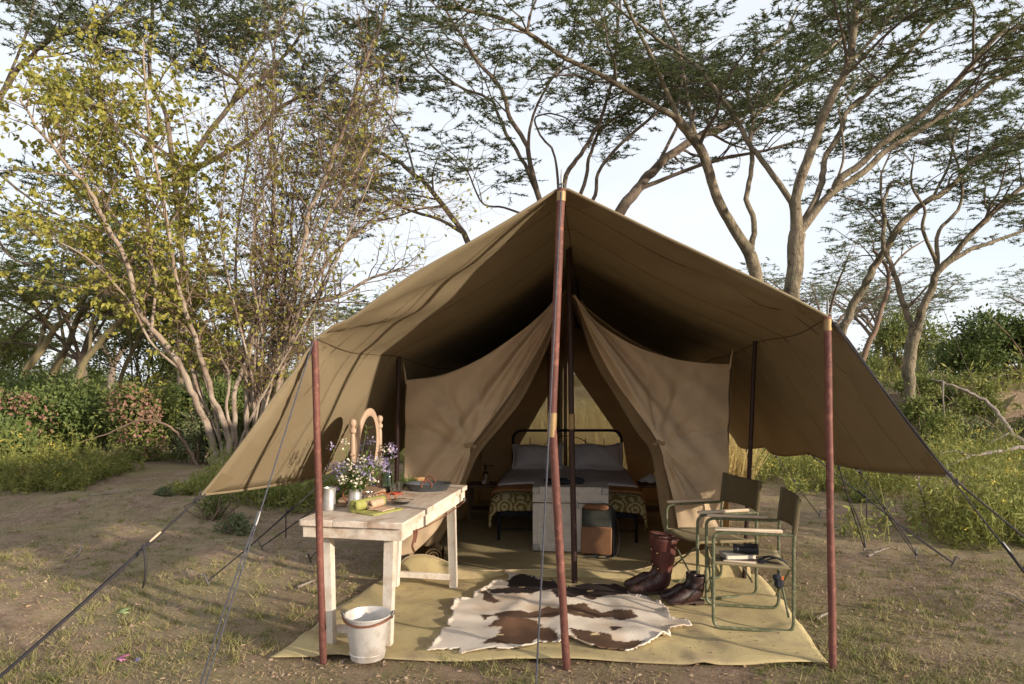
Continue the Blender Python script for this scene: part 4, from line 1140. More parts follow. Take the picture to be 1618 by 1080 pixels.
def flap(top, bottom, left, right, tie, d, amp, seed, sgn):
    G = coons(px_line(top, d), px_line(bottom, d), px_line(left, d), px_line(right, d), 110, 80)
    tp = at(*tie, d)
    dx = G[..., 0] - tp[0]; dz = G[..., 2] - tp[2]
    R_ = np.hypot(dx, dz); th = np.arctan2(dz, dx * sgn)
    wob = th + .25 * (fbm(G[..., 0] * 5 + seed * 9, G[..., 2] * 5, 2) - .5)
    crest = lambda c, w: np.exp(-((wob - c) / w) ** 2)
    fold = sum(h_ * crest(c_, w_) for c_, w_, h_ in FOLDS) * np.exp(-((R_ - .26) / .36) ** 2) * amp * sstep(.02, .2, R_)
    # long folds hanging from the peak towards the tie
    ap = at(895, 455, d); vx = G[..., 0] - ap[0]; vz = ap[2] - G[..., 2]
    th2 = np.arctan2(np.abs(vx), vz + 1e-3); R2 = np.hypot(vx, vz)
    fold2 = np.sin(th2 * 26 + seed) * .055 * sstep(.05, .5, R2) * np.exp(-((R2 - .7) / .6) ** 2) * np.exp(-((th2 - .62) / .25) ** 2)
    fold2 = fold2 + (np.sin(th2 * 64 + 2 * fbm(G[..., 0] * 4, G[..., 2] * 2, 2)) * .017 * np.exp(-((th2 - .60) / .11) ** 2) + np.sin(th2 * 37 + seed) * .012 * np.exp(-((th2 - .9) / .3) ** 2)) * sstep(.1, .5, R2)
    low = (fbm(G[..., 0] * 3 + seed, G[..., 2] * 3, 3) - .5) * .05
    belly = .05 * sstep(.2, .9, np.abs(dx))
    G[..., 1] += fold + fold2 + low + belly - .03
    return G
Lout = [(642, 600), (641, 640), (640, 690), (638, 760), (628, 820), (617, 880)]
Ltop = [(642, 600), (700, 592), (760, 566), (820, 526), (860, 491), (889, 456)]
Lin = [(889, 456), (876, 500), (850, 552), (820, 602), (780, 658), (746, 703), (742, 722), (728, 762), (711, 797), (693, 832), (670, 858), (653, 873)]
Lbot = [(617, 880), (635, 877), (653, 873)]
GL = flap(Ltop, Lbot, [tuple(p) for p in Lout], Lin, (746, 703), DF, .045, 1.0, -1)
mb = MB(); mb.grid(GL); fl = mb.build('door_flap', M['flap'], tent, solid=.003, auto=False)
fl['label'] = 'left door flap tied back in folds'
mb = MB(); mb.tube(GL[0], .010, 6); mb.build('piping', M['flap'], fl).parent = fl
Rtop = [(907, 466), (940, 508), (990, 543), (1050, 565), (1100, 574), (1153, 577)]
Rin = [(907, 466), (930, 520), (965, 590), (1000, 642), (1039, 700), (1051, 741), (1061, 782), (1068, 815), (1071, 843)]
Rout = [(1153, 577), (1152, 640), (1151, 700), (1149, 750), (1143, 800), (1140, 848)]
Rbot = [(1071, 843), (1100, 848), (1140, 848)]
GR = flap(Rtop, Rbot, Rin, Rout, (1039, 700), DF, .045, 2.0, 1)
mb = MB(); mb.grid(GR); fr = mb.build('door_flap', M['flap'], tent, solid=.003, auto=False)
fr['label'] = 'right door flap, its lower corner catching the sun'
for o_, g_ in ((fr, GR),):
    mb = MB(); mb.tube(g_[0], .010, 6); q = mb.build('piping', M['flap'], tent); q.parent = o_
for o_ in list(fl.children) + list(fr.children):
    o_.location = (0, 0, 0)
# peaked corner tabs where the flap corners are laced to the poles
for a, c_ in (((642, 600), (637, 574)), ((1153, 577), (1158, 552))):
    p = at(*a, DF); q = at(*c_, DF - .04)
    mb = MB(); mb.tube([p + np.array([0, 0, -.03]), (p + q) / 2, q], [.016, .012, .004], 6, flat=.5); mb.build('corner_tab', M['flap'], tent)
# tie straps at the gathers
for px, py, s in ((746, 704, -1), (1039, 700, 1)):
    p = at(px, py, DF - .05)
    mb = MB()
    mb.box((0, 0, 0), (.075, .012, .035), M=TR(p + np.array([s * .022, 0, .005]), 0, 0, s * .25), bev=.004)
    mb.lathe([(.0, -.018), (.016, -.012), (.02, 0), (.014, .012), (0, .016)], 10, c=tuple(p + np.array([-s * .02, -.005, -.005])))
    mb.build('tie_strap', M['lining'], tent)
# inner door lining strips
Dn = 5.62
def strip(a, b_, seed):
    A = smooth_path([at(x, y, Dn) for x, y in a], 40); B_ = smooth_path([at(x, y, Dn - .08) for x, y in b_], 40)
    G = np.array([[A[i] * (1 - u) + B_[i] * u for u in np.linspace(0, 1, 12)] for i in range(40)])
    G[..., 1] += .02 * np.sin(np.linspace(0, 9, 12))[None] + (fbm(G[..., 0] * 4 + seed, G[..., 2] * 4, 3) - .5) * .06
    mb = MB(); mb.grid(G); mb.build('door_lining', M['lining'], tent, solid=.003, auto=False)
strip([(888, 470), (868, 540), (828, 625), (790, 675), (757, 716), (736, 763), (716, 815), (690, 862)], [(878, 470), (850, 540), (800, 620), (760, 680), (735, 710), (715, 760), (695, 810), (660, 862)], 1)
strip([(909, 474), (935, 560), (975, 630), (1005, 680), (1028, 712), (1037, 762), (1045, 815), (1052, 850)], [(920, 474), (955, 555), (1000, 625), (1035, 670), (1055, 712), (1065, 762), (1075, 812), (1080, 850)], 2)
# body of the tent
def tp(x, d, z): return np.array([x + SKEW * (d - 5.45), d, z])
XL, XR, XA = -.85, 1.745, .434
def roof_side(x0, z0, x1, z1):
    G = []
    for d in np.linspace(5.47, 8.9, 20):
        row = []
        for u in np.linspace(0, 1, 16):
            z = z0 + (z1 - z0) * u - .17 * math.sin(math.pi * u) ** .9
            row.append(tp(x0 + (x1 - x0) * u, d, z))
        G.append(row)
    mb = MB(); mb.grid(np.array(G)); mb.build('roof', M['tentdark'], tent, solid=.004, auto=False)
roof_side(XL, 1.57, XA, 2.30); roof_side(XA, 2.30, XR, 1.68)
for x, z, s in ((XL, 1.57, 1), (XR, 1.68, -1)):
    G = np.array([[tp(x + s * .03 * math.sin(math.pi * t), d, z * (1 - t)) + np.array([.02 * math.sin(d * 5), 0, 0]) for t in np.linspace(0, 1, 14)] for d in np.linspace(5.47, 8.9, 40)])
    mb = MB(); mb.grid(G); mb.build('side_wall', M['wallcanvas'], tent, solid=.004, auto=False)
# gathered inner walls slanting to the eaves inside the doorway
outer = [tp(XL, 8.9, 0), tp(XL, 8.9, 1.57), tp(XA, 8.9, 2.30), tp(XR, 8.9, 1.68), tp(XR, 8.9, 0)]
wz = [at(816, 742, 8.9), at(822, 700, 8.9), at(896, 572, 8.9), at(985, 700, 8.9), at(992, 742, 8.9)]
mb = MB(); mb.add(outer + wz, [(i, (i + 1) % 5, 5 + (i + 1) % 5, 5 + i) for i in range(5)]); mb.build('back_wall', M['wallcanvas'], tent, smooth=False, solid=.004)
M['screen'] = mk('insect_screen', (.60, .45, .23), (.50, .36, .17), scale=5, rough=.9, alpha=.72, transl=.65)
mb = MB(); mb.add([p + np.array([0, .01, 0]) for p in wz], [(0, 1, 2, 3, 4)]); mb.build('window_screen', M['screen'], tent, smooth=False)
for xa, xb, mt in ((865, 884, 'lining'), (884, 889, 'piping'), (899, 906, 'lining')):
    mb = MB(); A = at(xa, 740, 8.86); B_ = at(xb, 740, 8.86); zt = at(880, 560, 8.86)[2]
    mb.box(((A[0] + B_[0]) / 2, 8.86, (A[2] + zt) / 2), (B_[0] - A[0], .012, zt - A[2]), bev=.004); mb.build('door_placket', M[mt], tent)
a = at(893, 800, 8.8); mb = MB(); mb.tube([(a[0], 8.8, 0), (a[0] + .005, 8.8, 2.28)], .022, 12)
tagit(mb.build('rear_pole', M['turned']), 'orange-brown wooden pole at the back of the tent, behind the bed', 'pole')
# groundsheet with its standing sill
G = []
for t in np.linspace(0, 1, 22):
    d = 5.44 + (8.88 - 5.44) * t
    G.append([tp(x, d, .022 + .006 * float(fbm(x * 4, d * 4, 2))) for x in np.linspace(XL + .02, XR - .02, 30)])
mb = MB(); mb.grid(np.array(G)); mb.build('groundsheet', M['floor'], tent, auto=False)
xs = np.linspace(-1.0, 1.86, 70); G = []
for x in xs:
    hL = .045 + .13 * math.exp(-((x + .72) / .28) ** 2) + .17 * float(sstep(.85, 1.6, x)) - .11 * float(sstep(-.82, -1.0, x))
    bend = .04 * math.sin(x * 5) + .05 * math.sin(x * 2.3 + 1)
    G.append([np.array([x, 5.36 + bend * .5 - .03 * (1 - t) + .05 * t * t, .016 + hL * t]) for t in np.linspace(0, 1, 8)])
G = np.array(G)
mb = MB(); mb.grid(G); sill = mb.build('sill', M['mat'], tent, solid=.003, auto=False)
mb = MB(); mb.tube(G[:, -1], .008, 6); mb.build('sill_piping', M['piping'], tent)

# ------------------------------------------------------------------ ropes
def sag(a, b, s, n=16):
    a = np.array(a, float); b = np.array(b, float)
    return np.array([a + (b - a) * t - np.array([0, 0, s * 4 * t * (1 - t)]) for t in np.linspace(0, 1, n)])
def peg(o, p, dirv):
    mb = MB(); d = np.array([dirv[0], dirv[1], 0.0]); d /= np.linalg.norm(d) + 1e-9
    mb.tube([p + d * .02 + [0, 0, .06], p - d * .03 - [0, 0, .06]], .007, 6)
    mb.tube([p + d * .02 + [0, 0, .055], p + d * .045 + [0, 0, .05], p + d * .05 + [0, 0, .035]], .005, 6)
    mb.build('peg', M['steel'], o)
def guy(label, a, g, r=.0055, mat='rope', toggle=None, tail=0.0, double=True, knots=True, togmat='toggle', s=.015):
    a = np.array(a, float); g = np.array(g, float); g[2] = float(gz(g[0], g[1])) + .03
    o = root('guy_rope', label, 'rope', (g[0], g[1], g[2] - .03), group='guy ropes of the fly sheet')
    mb = MB(); mb.tube(sag(a, g, s), r, 6); mb.build('cord', M[mat], o)
    side = np.cross(g - a, [0, 0, 1.0]); side /= np.linalg.norm(side)
    t0 = toggle if toggle else .35
    if double:
        q = a + (g - a) * t0
        mb = MB(); P = sag(q + side * .004, g + side * .01, s * 1.3); P += side[None] * .022 * np.sin(np.linspace(0, math.pi, len(P)))[:, None]
        mb.tube(P, r, 6); mb.build('return_cord', M[mat], o)
    if toggle:
        q = a + (g - a) * toggle; dv = (g - a) / np.linalg.norm(g - a)
        mb = MB(); mb.tube([q - dv * .035, q - dv * .015, q + dv * .015, q + dv * .035], [.008, .010, .010, .007], 8, flat=.6); mb.build('slider', M[togmat], o)
    if knots:
        for t in (.03, t0 + .05):
            q = a + (g - a) * t
            mb = MB(); mb.lathe([(0, -.016), (.011, -.008), (.013, 0), (.010, .010), (0, .016)], 8, c=tuple(q)); mb.build('knot', M[mat], o)
    if tail:
        q = a + (g - a) * (t0 + .06)
        mb = MB(); mb.tube(smooth_path([q, q + side * .06 * tail + [0, 0, .0], q + side * .09 * tail - [0, 0, .07], q + side * .07 * tail - [0, 0, .15], q + side * .03 * tail - [0, 0, .19]], 14), r * .9, 6); mb.build('rope_tail', M[mat], o)
    peg(o, g, g - a)
    return o
guy('thick dark rope with a pale slider running from the fly sheet\'s left tip', FLY_F[0] + [0, 0, .0], (-2.52, 3.0, 0), .0065, toggle=.21, tail=-1)
guy('grey double rope from the head of the left pole to the ground in front', lt + [0, 0, .02], (-1.36, 2.80, 0), .0042, 'ropegrey', toggle=.50, togmat='steel', knots=False)
guy('grey rope running down beside the tall front pole', [.268, 3.69, 2.63], (.085, 2.86, 0), .0048, 'ropegrey', double=False, knots=False)
guy('dark rope from the right pole head along the wing edge, with metal slider', rt + [0, 0, .01], (2.82, 3.06, 0), .005, toggle=.62, togmat='steel')
guy('dark rope from the right tip of the fly sheet out of the picture', FLY_F[4], (3.9, 4.2, 0), .006, toggle=.6, togmat='rope')
ph = lambda u, d: fly_pt(u, (d - 3.7) / 5.5)
guy('longest slanting rope right of the right pole, its end looped at the peg', ph(4, 6.05), (3.62, 5.60, 0), .0055, tail=.5)
guy('short slanting rope inside the longest one, right of the right pole', ph(4, 5.2), (3.25, 6.3, 0), .005)
guy('rope starting behind the right pole and ending among the weeds', ph(4, 4.8), (3.55, 6.0, 0), .0045)
guy('thin rope left of the right pole ending beyond the chairs', ph(4, 7.0), (3.58, 7.95, 0), .0045, double=False)
guy('thin short rope nearest the right inner pole', ph(4, 8.3), (3.30, 9.3, 0), .004, double=False)
guy('dark rope pair left of the left pole ending in a looped tail', ph(0, 5.55), (-2.35, 5.26, 0), .0055, tail=-.8)
guy('dark rope left of the left pole with its peg near the small weeds', ph(0, 6.6), (-2.34, 6.36, 0), .005, tail=.6)
guy('thin rope behind the table crossing below its top', ph(0, 7.6), (-1.75, 5.9, 0), .004, double=False, knots=False)
# far guy lines rising on the right
for k, (a_, g_) in enumerate((((1476, 452), (1582, 712)), ((1450, 512), (1548, 708)))):
    A = at(*a_, 16.6); G_ = at(*g_, 15.2)
    mb = MB(); mb.tube(sag(A, G_, .02), .006, 5)
    tagit(mb.build('hanging_creeper', M['twig']), ['long dark creeper stem hanging in front of the thicket', 'short dark creeper stem left of the long one'][k], 'creeper', group='creeper stems')

# ------------------------------------------------------------------ mat and cowhide
def sheet_from(c00, c10, c11, c01, nx, ny, fz):
    G = []
    for j in range(ny):
        v = j / (ny - 1); row = []
        for i in range(nx):
            u = i / (nx - 1)
            p = (np.array(c00) * (1 - u) + np.array(c10) * u) * (1 - v) + (np.array(c01) * (1 - u) + np.array(c11) * u) * v
            row.append((p[0], p[1], fz(u, v, p)))
        G.append(row)
    return np.array(G)
def matz(u, v, p):
    z = .018 + .010 * float(fbm(p[0] * 2.2, p[1] * 3.1, 3)) + .020 * abs(math.sin(p[0] * 3 + 2 * float(fbm(p[0] * 1.2, p[1] * 1.7, 2)) * 3 + p[1] * 4)) ** 6
    e = min(u, 1 - u, v, 1 - v)
    return z * (.75 + .25 * float(sstep(0, .03, e)))
mG = sheet_from(gnd(427, 1043)[:2], gnd(1311, 1056)[:2], (1.96, 5.46), (-1.02, 5.36), 110, 70, matz)
# irregular outline
mG[0, :, 1] += .015 * np.sin(np.linspace(0, 14, 110)); mG[:, 0, 0] += .02 * np.sin(np.linspace(0, 9, 70)); mG[:, -1, 0] += .05 * np.sin(np.linspace(0, math.pi, 70)) * np.linspace(0, 1, 70)
mb = MB(); mb.grid(mG); o = mb.build('canvas_mat', M['mat'], solid=.004, auto=False)
tagit(o, 'yellow-olive canvas mat spread on the ground before the tent', 'mat')
rng = np.random.default_rng(17); nb_ = 420
bx_ = -1.15 + 2.9 * rng.random(nb_); by_ = 3.84 + 1.45 * rng.random(nb_) ** 1.6
bz_ = np.array([matz(.5, .5, (a_, b_)) for a_, b_ in zip(bx_, by_)]) + .004
v, f, nv = leaves(np.stack([bx_, by_, bz_], -1), np.concatenate([rng.normal(size=(nb_, 2)), np.full((nb_, 1), .1)], 1), rng.normal(size=(nb_, 3)) * .3 + [0, 0, 1], .006 + .022 * rng.random(nb_) ** 3, .004 + .008 * rng.random(nb_) ** 2, 'broad')
tagit(mesh_np('grass_bits', v, [f], M['litter'], var=np.repeat(rng.random(nb_), nv), smooth=False), 'blown grass bits and leaf crumbs on the canvas mat', 'litter', kind='stuff')
def hp(x, y): return tuple(gnd(660 + x * .2781, 880 + y * .2781, .03)[:2])
HIDE = [hp(*p) for p in [(35, 550), (70, 515), (100, 480), (130, 430), (180, 405), (160, 390), (200, 340), (180, 320), (210, 265), (200, 240), (255, 248), (310, 240), (315, 210), (360, 195), (385, 180), (430, 145), (500, 150), (520, 135), (480, 100), (510, 90), (560, 115), (620, 115), (680, 140), (720, 160), (760, 145), (800, 175), (860, 180), (920, 165), (1030, 160), (1090, 165), (1180, 185), (1240, 230), (1330, 245), (1400, 290), (1420, 310), (1440, 360), (1530, 375), (1565, 410), (1500, 416), (1440, 420), (1440, 460), (1340, 500), (1280, 520), (1180, 540), (980, 520), (920, 500), (860, 480), (800, 505), (740, 495), (700, 490), (600, 535), (520, 550), (380, 545), (280, 550), (240, 560), (225, 530), (160, 525)]]
PATCH = [[(390, 185), (500, 200), (520, 140), (600, 115), (690, 150), (760, 145), (850, 185), (930, 165), (1080, 165), (1190, 190), (1200, 225), (1060, 240), (940, 230), (900, 258), (800, 260), (760, 215), (560, 230), (430, 220)],
         [(360, 200), (400, 200), (440, 250), (480, 262), (440, 275), (370, 255)],
         [(340, 350), (520, 320), (640, 325), (740, 290), (800, 310), (860, 290), (950, 283), (1040, 320), (1120, 308), (1230, 335), (1260, 355), (1240, 372), (1150, 375), (1080, 345), (1000, 370), (850, 360), (760, 375), (650, 370), (540, 390), (480, 420), (410, 405), (470, 360), (380, 380)],
         [(440, 390), (600, 380), (690, 395), (700, 420), (730, 425), (800, 460), (800, 505), (740, 490), (690, 470), (640, 510), (500, 520), (380, 520), (430, 470), (470, 430)],
         [(865, 435), (960, 445), (1080, 460), (1160, 490), (1290, 495), (1180, 540), (1000, 522), (900, 482)],
         [(1080, 415), (1180, 435), (1090, 447)], [(940, 228), (1070, 236), (1000, 262), (940, 250)]]
PATCH = [[hp(*q) for q in p] for p in PATCH]
def hide():
    hx = np.array([p[0] for p in HIDE]); hy = np.array([p[1] for p in HIDE])
    st = .011
    xs = np.arange(hx.min() - st, hx.max() + st, st); ys = np.arange(hy.min() - st, hy.max() + st, st)
    X, Y = np.meshgrid(xs, ys)
    wx = (fbm(X * 22, Y * 22, 3) - .5) * .025; wy = (fbm(X * 22 + 50, Y * 22, 3) - .5) * .025
    ins = inpoly(X + wx, Y + wy, HIDE)
    # distance to the edge by repeated erosion
    dist = np.zeros_like(X); cur = ins.copy()
    for k in range(14):
        dist += cur; e = cur.copy()
        e[1:] &= cur[:-1]; e[:-1] &= cur[1:]; e[:, 1:] &= cur[:, :-1]; e[:, :-1] &= cur[:, 1:]; cur = e
    mz = np.array([matz(.5, .5, (x_, y_)) for x_, y_ in zip(X.ravel(), Y.ravel())]).reshape(X.shape)
    Z = mz + .013 + .016 * (fbm(X * 3.4, Y * 3.4, 3) - .2) + .010 * np.abs(np.sin(X * 8 + 4 * fbm(X * 2, Y * 2, 2))) ** 5 + (dist < 3) * .018 * np.clip(fbm(X * 9 + 7, Y * 9, 2) - .42, 0, 1) * 3
    wx2 = (fbm(X * 14 + 9, Y * 14, 4) - .5) * .06 + (fbm(X * 60, Y * 60, 2) - .5) * .02; wy2 = (fbm(X * 14 + 90, Y * 14, 4) - .5) * .06 + (fbm(X * 60 + 8, Y * 60, 2) - .5) * .02
    white = np.array([.68, .59, .49]); cream = np.array([.54, .41, .29])
    col = white + (cream - white) * np.clip((fbm(X * 5, Y * 5, 3) - .45) * 3, 0, 1)[..., None]
    tones = [(.02, .012, .010), (.06, .033, .021), (.075, .040, .023), (.085, .044, .024), (.075, .040, .022), (.04, .022, .015), (.045, .025, .018)]
    for poly, tn in zip(PATCH, tones):
        m = inpoly(X + wx2, Y + wy2, poly)
        g = np.clip((fbm(X * 6 + 3, Y * 6, 3) - .35) * 2.2, 0, 1)[..., None]
        c = np.array(tn) * (1 - g) + np.array(tn) * 1.9 * g
        soft = inpoly(X + wx2 * 2.2, Y + wy2 * 2.2, poly) & ~m
        col = np.where(soft[..., None], col * .55 + np.array([.30, .19, .12]) * .45, col)
        col = np.where(m[..., None], c, col)
    k = 0
    for (ex, ey) in ((590, 193), (980, 206), (745, 160), (920, 342), (470, 462), (1005, 463)):       # branding slits
        q = hp(ex, ey); m = (np.hypot((X - q[0]) / 2.2, Y - q[1]) < .012); col = np.where(m[..., None], np.array([.6, .45, .25]), col)
    idx = -np.ones(X.shape, int); cell = ins[:-1, :-1] & ins[1:, :-1] & ins[:-1, 1:] & ins[1:, 1:]
    used = np.zeros(X.shape, bool); used[:-1, :-1] |= cell; used[1:, :-1] |= cell; used[:-1, 1:] |= cell; used[1:, 1:] |= cell
    idx[used] = np.arange(used.sum())
    Q = np.stack([idx[:-1, :-1][cell], idx[:-1, 1:][cell], idx[1:, 1:][cell], idx[1:, :-1][cell]], -1)
    t = NT('cowhide')
    a = t.n('ShaderNodeAttribute', attribute_name='tint'); p = t.n('ShaderNodeBsdfPrincipled', Roughness=.7)
    tc = t.n('ShaderNodeTexCoord'); mp = t.n('ShaderNodeMapping'); mp.inputs['Scale'].default_value = (1, .3, 1); t.l(tc.outputs['Object'], mp.inputs['Vector'])
    nz = t.n('ShaderNodeTexNoise', Scale=160, Detail=4); t.l(mp.outputs['Vector'], nz.inputs['Vector'])
    b = t.n('ShaderNodeBump', Strength=.4, Distance=.006); t.l(nz.outputs['Fac'], b.inputs['Height']); t.l(b.outputs['Normal'], p.inputs['Normal'])
    t.l(a.outputs['Color'], p.inputs['Base Color']); t.l(p.outputs['BSDF'], t.out.inputs['Surface'])
    o = mesh_np('cowhide_rug', np.stack([X[used], Y[used], Z[used]], -1), [Q], t.m, col=col[used])
    m = o.modifiers.new('thickness', 'SOLIDIFY'); m.thickness = .006; m.offset = -1
    tagit(o, 'brown and white cowhide rug lying on the canvas mat', 'rug')
hide()

# ------------------------------------------------------------------ white table
TZ = .775
ang = -math.radians(10.5)
tab = root('dressing_table', 'rough white-washed wooden table under the left eave', 'table', (-.775, 4.53, 0), ang)
def planks():
    W, L = .62, 1.44; n = 3; w = W / n
    for k in range(n):
        mb = MB(); mb.box((-W / 2 + w * (k + .5), 0, TZ - .0175 + .001 * k), (w - .0012, L + (.004 if k == 1 else 0), .035), bev=.0025); mb.build('plank', M['table_top'], tab, local=True)
planks()
for s in (-1, 1):
    mb = MB(); mb.box((s * .285, 0, TZ - .070), (.024, 1.36, .068), bev=.003); mb.build('apron', M['white_wood'], tab, local=True)
    mb = MB(); mb.box((0, s * .686, TZ - .070), (.594, .024, .068), bev=.003); mb.build('apron', M['white_wood'], tab, local=True)
def leg(xt, yt, xb, yb, w=.058):
    mb = MB(); z0, z1 = .032, TZ - .037
    V = []
    for z, x, y, ww in ((z0, xb, yb, w * .88), (z1, xt, yt, w)):
        for a, b_ in ((-1, -1), (1, -1), (1, 1), (-1, 1)): V.append((x + a * ww / 2, y + b_ * ww / 2, z))
    mb.add(V, [(3, 2, 1, 0), (4, 5, 6, 7), (0, 1, 5, 4), (1, 2, 6, 5), (2, 3, 7, 6), (3, 0, 4, 7)])
    mb.build('leg', M['white_wood_z'], tab, local=True, smooth=False)
LEGS = [(-.195, -.60, -.175, -.595), (.195, -.60, .155, -.545), (-.185, .60, -.205, .555), (.215, .60, .235, .60)]
for l_ in LEGS: leg(*l_)
for a, b_ in ((0, 1), (2, 3)):
    p, q = LEGS[a], LEGS[b_]
    mb = MB(); z = .115; y = (p[3] + q[3]) / 2
    mb.box(((p[2] + q[2]) / 2, y, z), (abs(q[2] - p[2]) - .05, .026, .045), M=None, bev=.003); mb.build('stretcher', M['white_wood'], tab, local=True)
mb = MB(); mb.tube(smooth_path([(.302, .66, TZ - .115), (.306, .2, TZ - .118), (.306, -.25, TZ - .105), (.304, -.52, TZ - .085)], 20), .006, 6, flat=.5); st_ = mb.build('strap', M['leather'], tab, local=True)
mb = MB(); mb.tube(smooth_path([(.304, -.50, TZ - .083), (.312, -.53, TZ - .12), (.310, -.56, TZ - .16), (.312, -.535, TZ - .20)], 14), .007, 6, flat=.4)
mb.tube(smooth_path([(.306, -.46, TZ - .085), (.314, -.50, TZ - .115), (.312, -.52, TZ - .15)], 10), .006, 6, flat=.4); mb.build('strap_end', M['leather'], tab, local=True)
mb = MB(); mb.box((.304, .655, TZ - .10), (.014, .04, .03), bev=.003); mb.build('hasp', M['steel'], tab, local=True)

def on_table(px, py): return gnd(px, py, TZ + .002)
# jugs
def jug(label, px, py, h, r, spout=0.0, full=True):
    p = on_table(px, py)
    o = root('metal_jug', label, 'jug', p, spout, group='zinc jugs on the table')
    mb = MB()
    prof = [(r * .96, 0), (r, .006), (r * .98, h * .3), (r * .9, h * .7), (r * .86, h * .92), (r * .93, h), (r * .90, h), (r * .82, h * .92), (r * .85, h * .5), (r * .9, .01), (0, .008)]
    V = []; n = 28
    for rr_, z in prof:
        for k in range(n):
            t = 2 * math.pi * k / n
            e = max(0, math.cos(t)) ** 6 * (z / h) ** 6 * r * .42
            V.append(((rr_ + e) * math.cos(t), rr_ * math.sin(t), z + e * .35))
    Fs = [(i * n + k, i * n + (k + 1) % n, (i + 1) * n + (k + 1) % n, (i + 1) * n + k) for i in range(len(prof) - 1) for k in range(n)] + [tuple(range(n))[::-1]]
    mb.add(V, Fs); mb.build('body', M['zinc'], o, local=True)
    mb = MB(); mb.tube(smooth_path([(-r * .85, 0, h * .95), (-r * 1.35, 0, h * .99), (-r * 1.65, 0, h * .72), (-r * 1.35, 0, h * .42), (-r * .97, 0, h * .30)], 18), .0055, 7); mb.build('handle', M['rust'], o, local=True)
    return o
jug('zinc milk jug with a copper handle beside the left pole', 520, 805, .135, .040, 0.1)
J2 = on_table(561, 802)
jug('zinc jug with copper handle holding the bunch of flowers', 561, 802, .122, .044, 0.25)
# flowers
def bouquet():
    rng = np.random.default_rng(7)
    b = J2 + np.array([0, 0, .06])
    o = root('flower_bunch', 'bunch of purple and white wild flowers standing in the zinc jug', 'flowers', b)
    n = 66
    tips = []
    PP = []
    for k in range(n):
        a = rng.random() * 2 * math.pi; r = (.02 + .15 * rng.random() ** .8); z = .10 + .15 * rng.random() * (1.2 - 2.0 * r)
        e = b + np.array([math.cos(a) * r * 1.05 + .03, math.sin(a) * r * .8, z])
        m = b + np.array([math.cos(a) * r * .35, math.sin(a) * r * .3, z * .6])
        PP.append(smooth_path([b + np.array([rng.normal() * .012, rng.normal() * .012, -.05]), b + np.array([math.cos(a) * .025, math.sin(a) * .025, .062]), m, e], 8)); tips.append(e)
    for (px, py) in ((524, 706), (545, 700), (580, 676), (587, 697), (612, 708), (534, 745), (530, 768)):
        e = at(px, py, b[1]); m = b * .4 + e * .6 + np.array([0, 0, .02])
        PP.append(smooth_path([b + np.array([0, 0, -.05]), b + np.array([0, 0, .065]), m, e], 8)); tips.append(e)
    PP = np.array(PP); tips = np.array(tips); n = len(tips)
    v, f = tubes(PP, np.linspace(.002, .001, 8)[None].repeat(n, 0), 4)
    mesh_np('stems', v, [f], M['stem'], o)
    v, f, nv = sprays(PP[:, 3:], rng, 13, .034, .010, 'broad', .5, False, .0)
    tagit(mesh_np('leaves', v, [f], M['leafg'], o, var=np.repeat(rng.random(n * 13), nv)), kind='stuff')
    for nm, mt, sel, cnt, sp in (('purple_blossoms', 'petalp', np.arange(0, n, 3), 15, .014), ('white_blossoms', 'petalw', np.arange(1, n, 3), 14, .014)):
        P = tips[sel].repeat(cnt, 0) + rng.normal(size=(len(sel) * cnt, 3)) * sp
        D = rng.normal(size=P.shape); v, f, nv = leaves(P, D, rng.normal(size=P.shape), .016, .013, 'broad')
        tagit(mesh_np(nm, v, [f], M[mt], o, var=np.repeat(rng.random(len(P)), nv), smooth=False), kind='stuff')
bouquet()
# mirror
def mirror():
    a = np.array([-1.03, 4.42]); c = np.array([-.955, 4.93]); mid = (a + c) / 2
    w = np.linalg.norm(c - a); ax = (c - a) / w
    o = root('dressing_mirror', 'oval swing mirror between turned pine posts on the table', 'mirror', (mid[0], mid[1], TZ + .002), math.atan2(ax[1], ax[0]))
    mb = MB(); mb.box((0, 0, .016), (w + .1, .17, .032), bev=.008); mb.build('base', M['turned'], o, local=True)
    for s in (-1, 1):
        mb = MB(); prof = [(.0, .03), (.022, .032), (.022, .05), (.012, .06), (.019, .075), (.019, .085), (.013, .1), (.015, .2), (.017, .3), (.016, .42), (.011, .445), (.021, .455), (.021, .475), (.011, .485), (.018, .497), (.0235, .515), (.018, .535), (0, .543)]
        mb.lathe(prof, 14, c=(s * w / 2, 0, 0)); mb.build('post', M['turned'], o, local=True)
        mb = MB(); mb.tube([(s * w * .5, 0, .31), (s * w * .34, 0, .31)], .008, 8); mb.lathe([(0, -.012), (.012, -.006), (.012, .006), (0, .012)], 8, c=(s * (w * .5 + .022), 0, .31)); mb.build('pivot', M['turned'], o, local=True)
    til = Matrix.Translation((0, 0, .33)) @ Matrix.Rotation(math.radians(4), 4, 'X')
    rx, rz = w * .38, .245
    mb = MB(); mb.tube([(math.cos(t) * rx, 0, math.sin(t) * rz) for t in np.linspace(0, 2 * math.pi, 49)[:-1]], .014, 10, closed=True, M=til, flat=2.1); mb.build('oval_frame', M['turned'], o, local=True)
    mb = MB(); V = [(math.cos(t) * rx, -.006, math.sin(t) * rz) for t in np.linspace(0, 2 * math.pi, 49)[:-1]]; mb.add(V, [tuple(range(48))], M=til); mb.build('glass', M['mirror'], o, local=True, smooth=False)
    mb = MB(); V = [(math.cos(t) * rx, .008, math.sin(t) * rz) for t in np.linspace(0, 2 * math.pi, 49)[:-1]]; mb.add(V, [tuple(range(48))[::-1]], M=til); mb.build('back_board', M['turned'], o, local=True, smooth=False)
mirror()
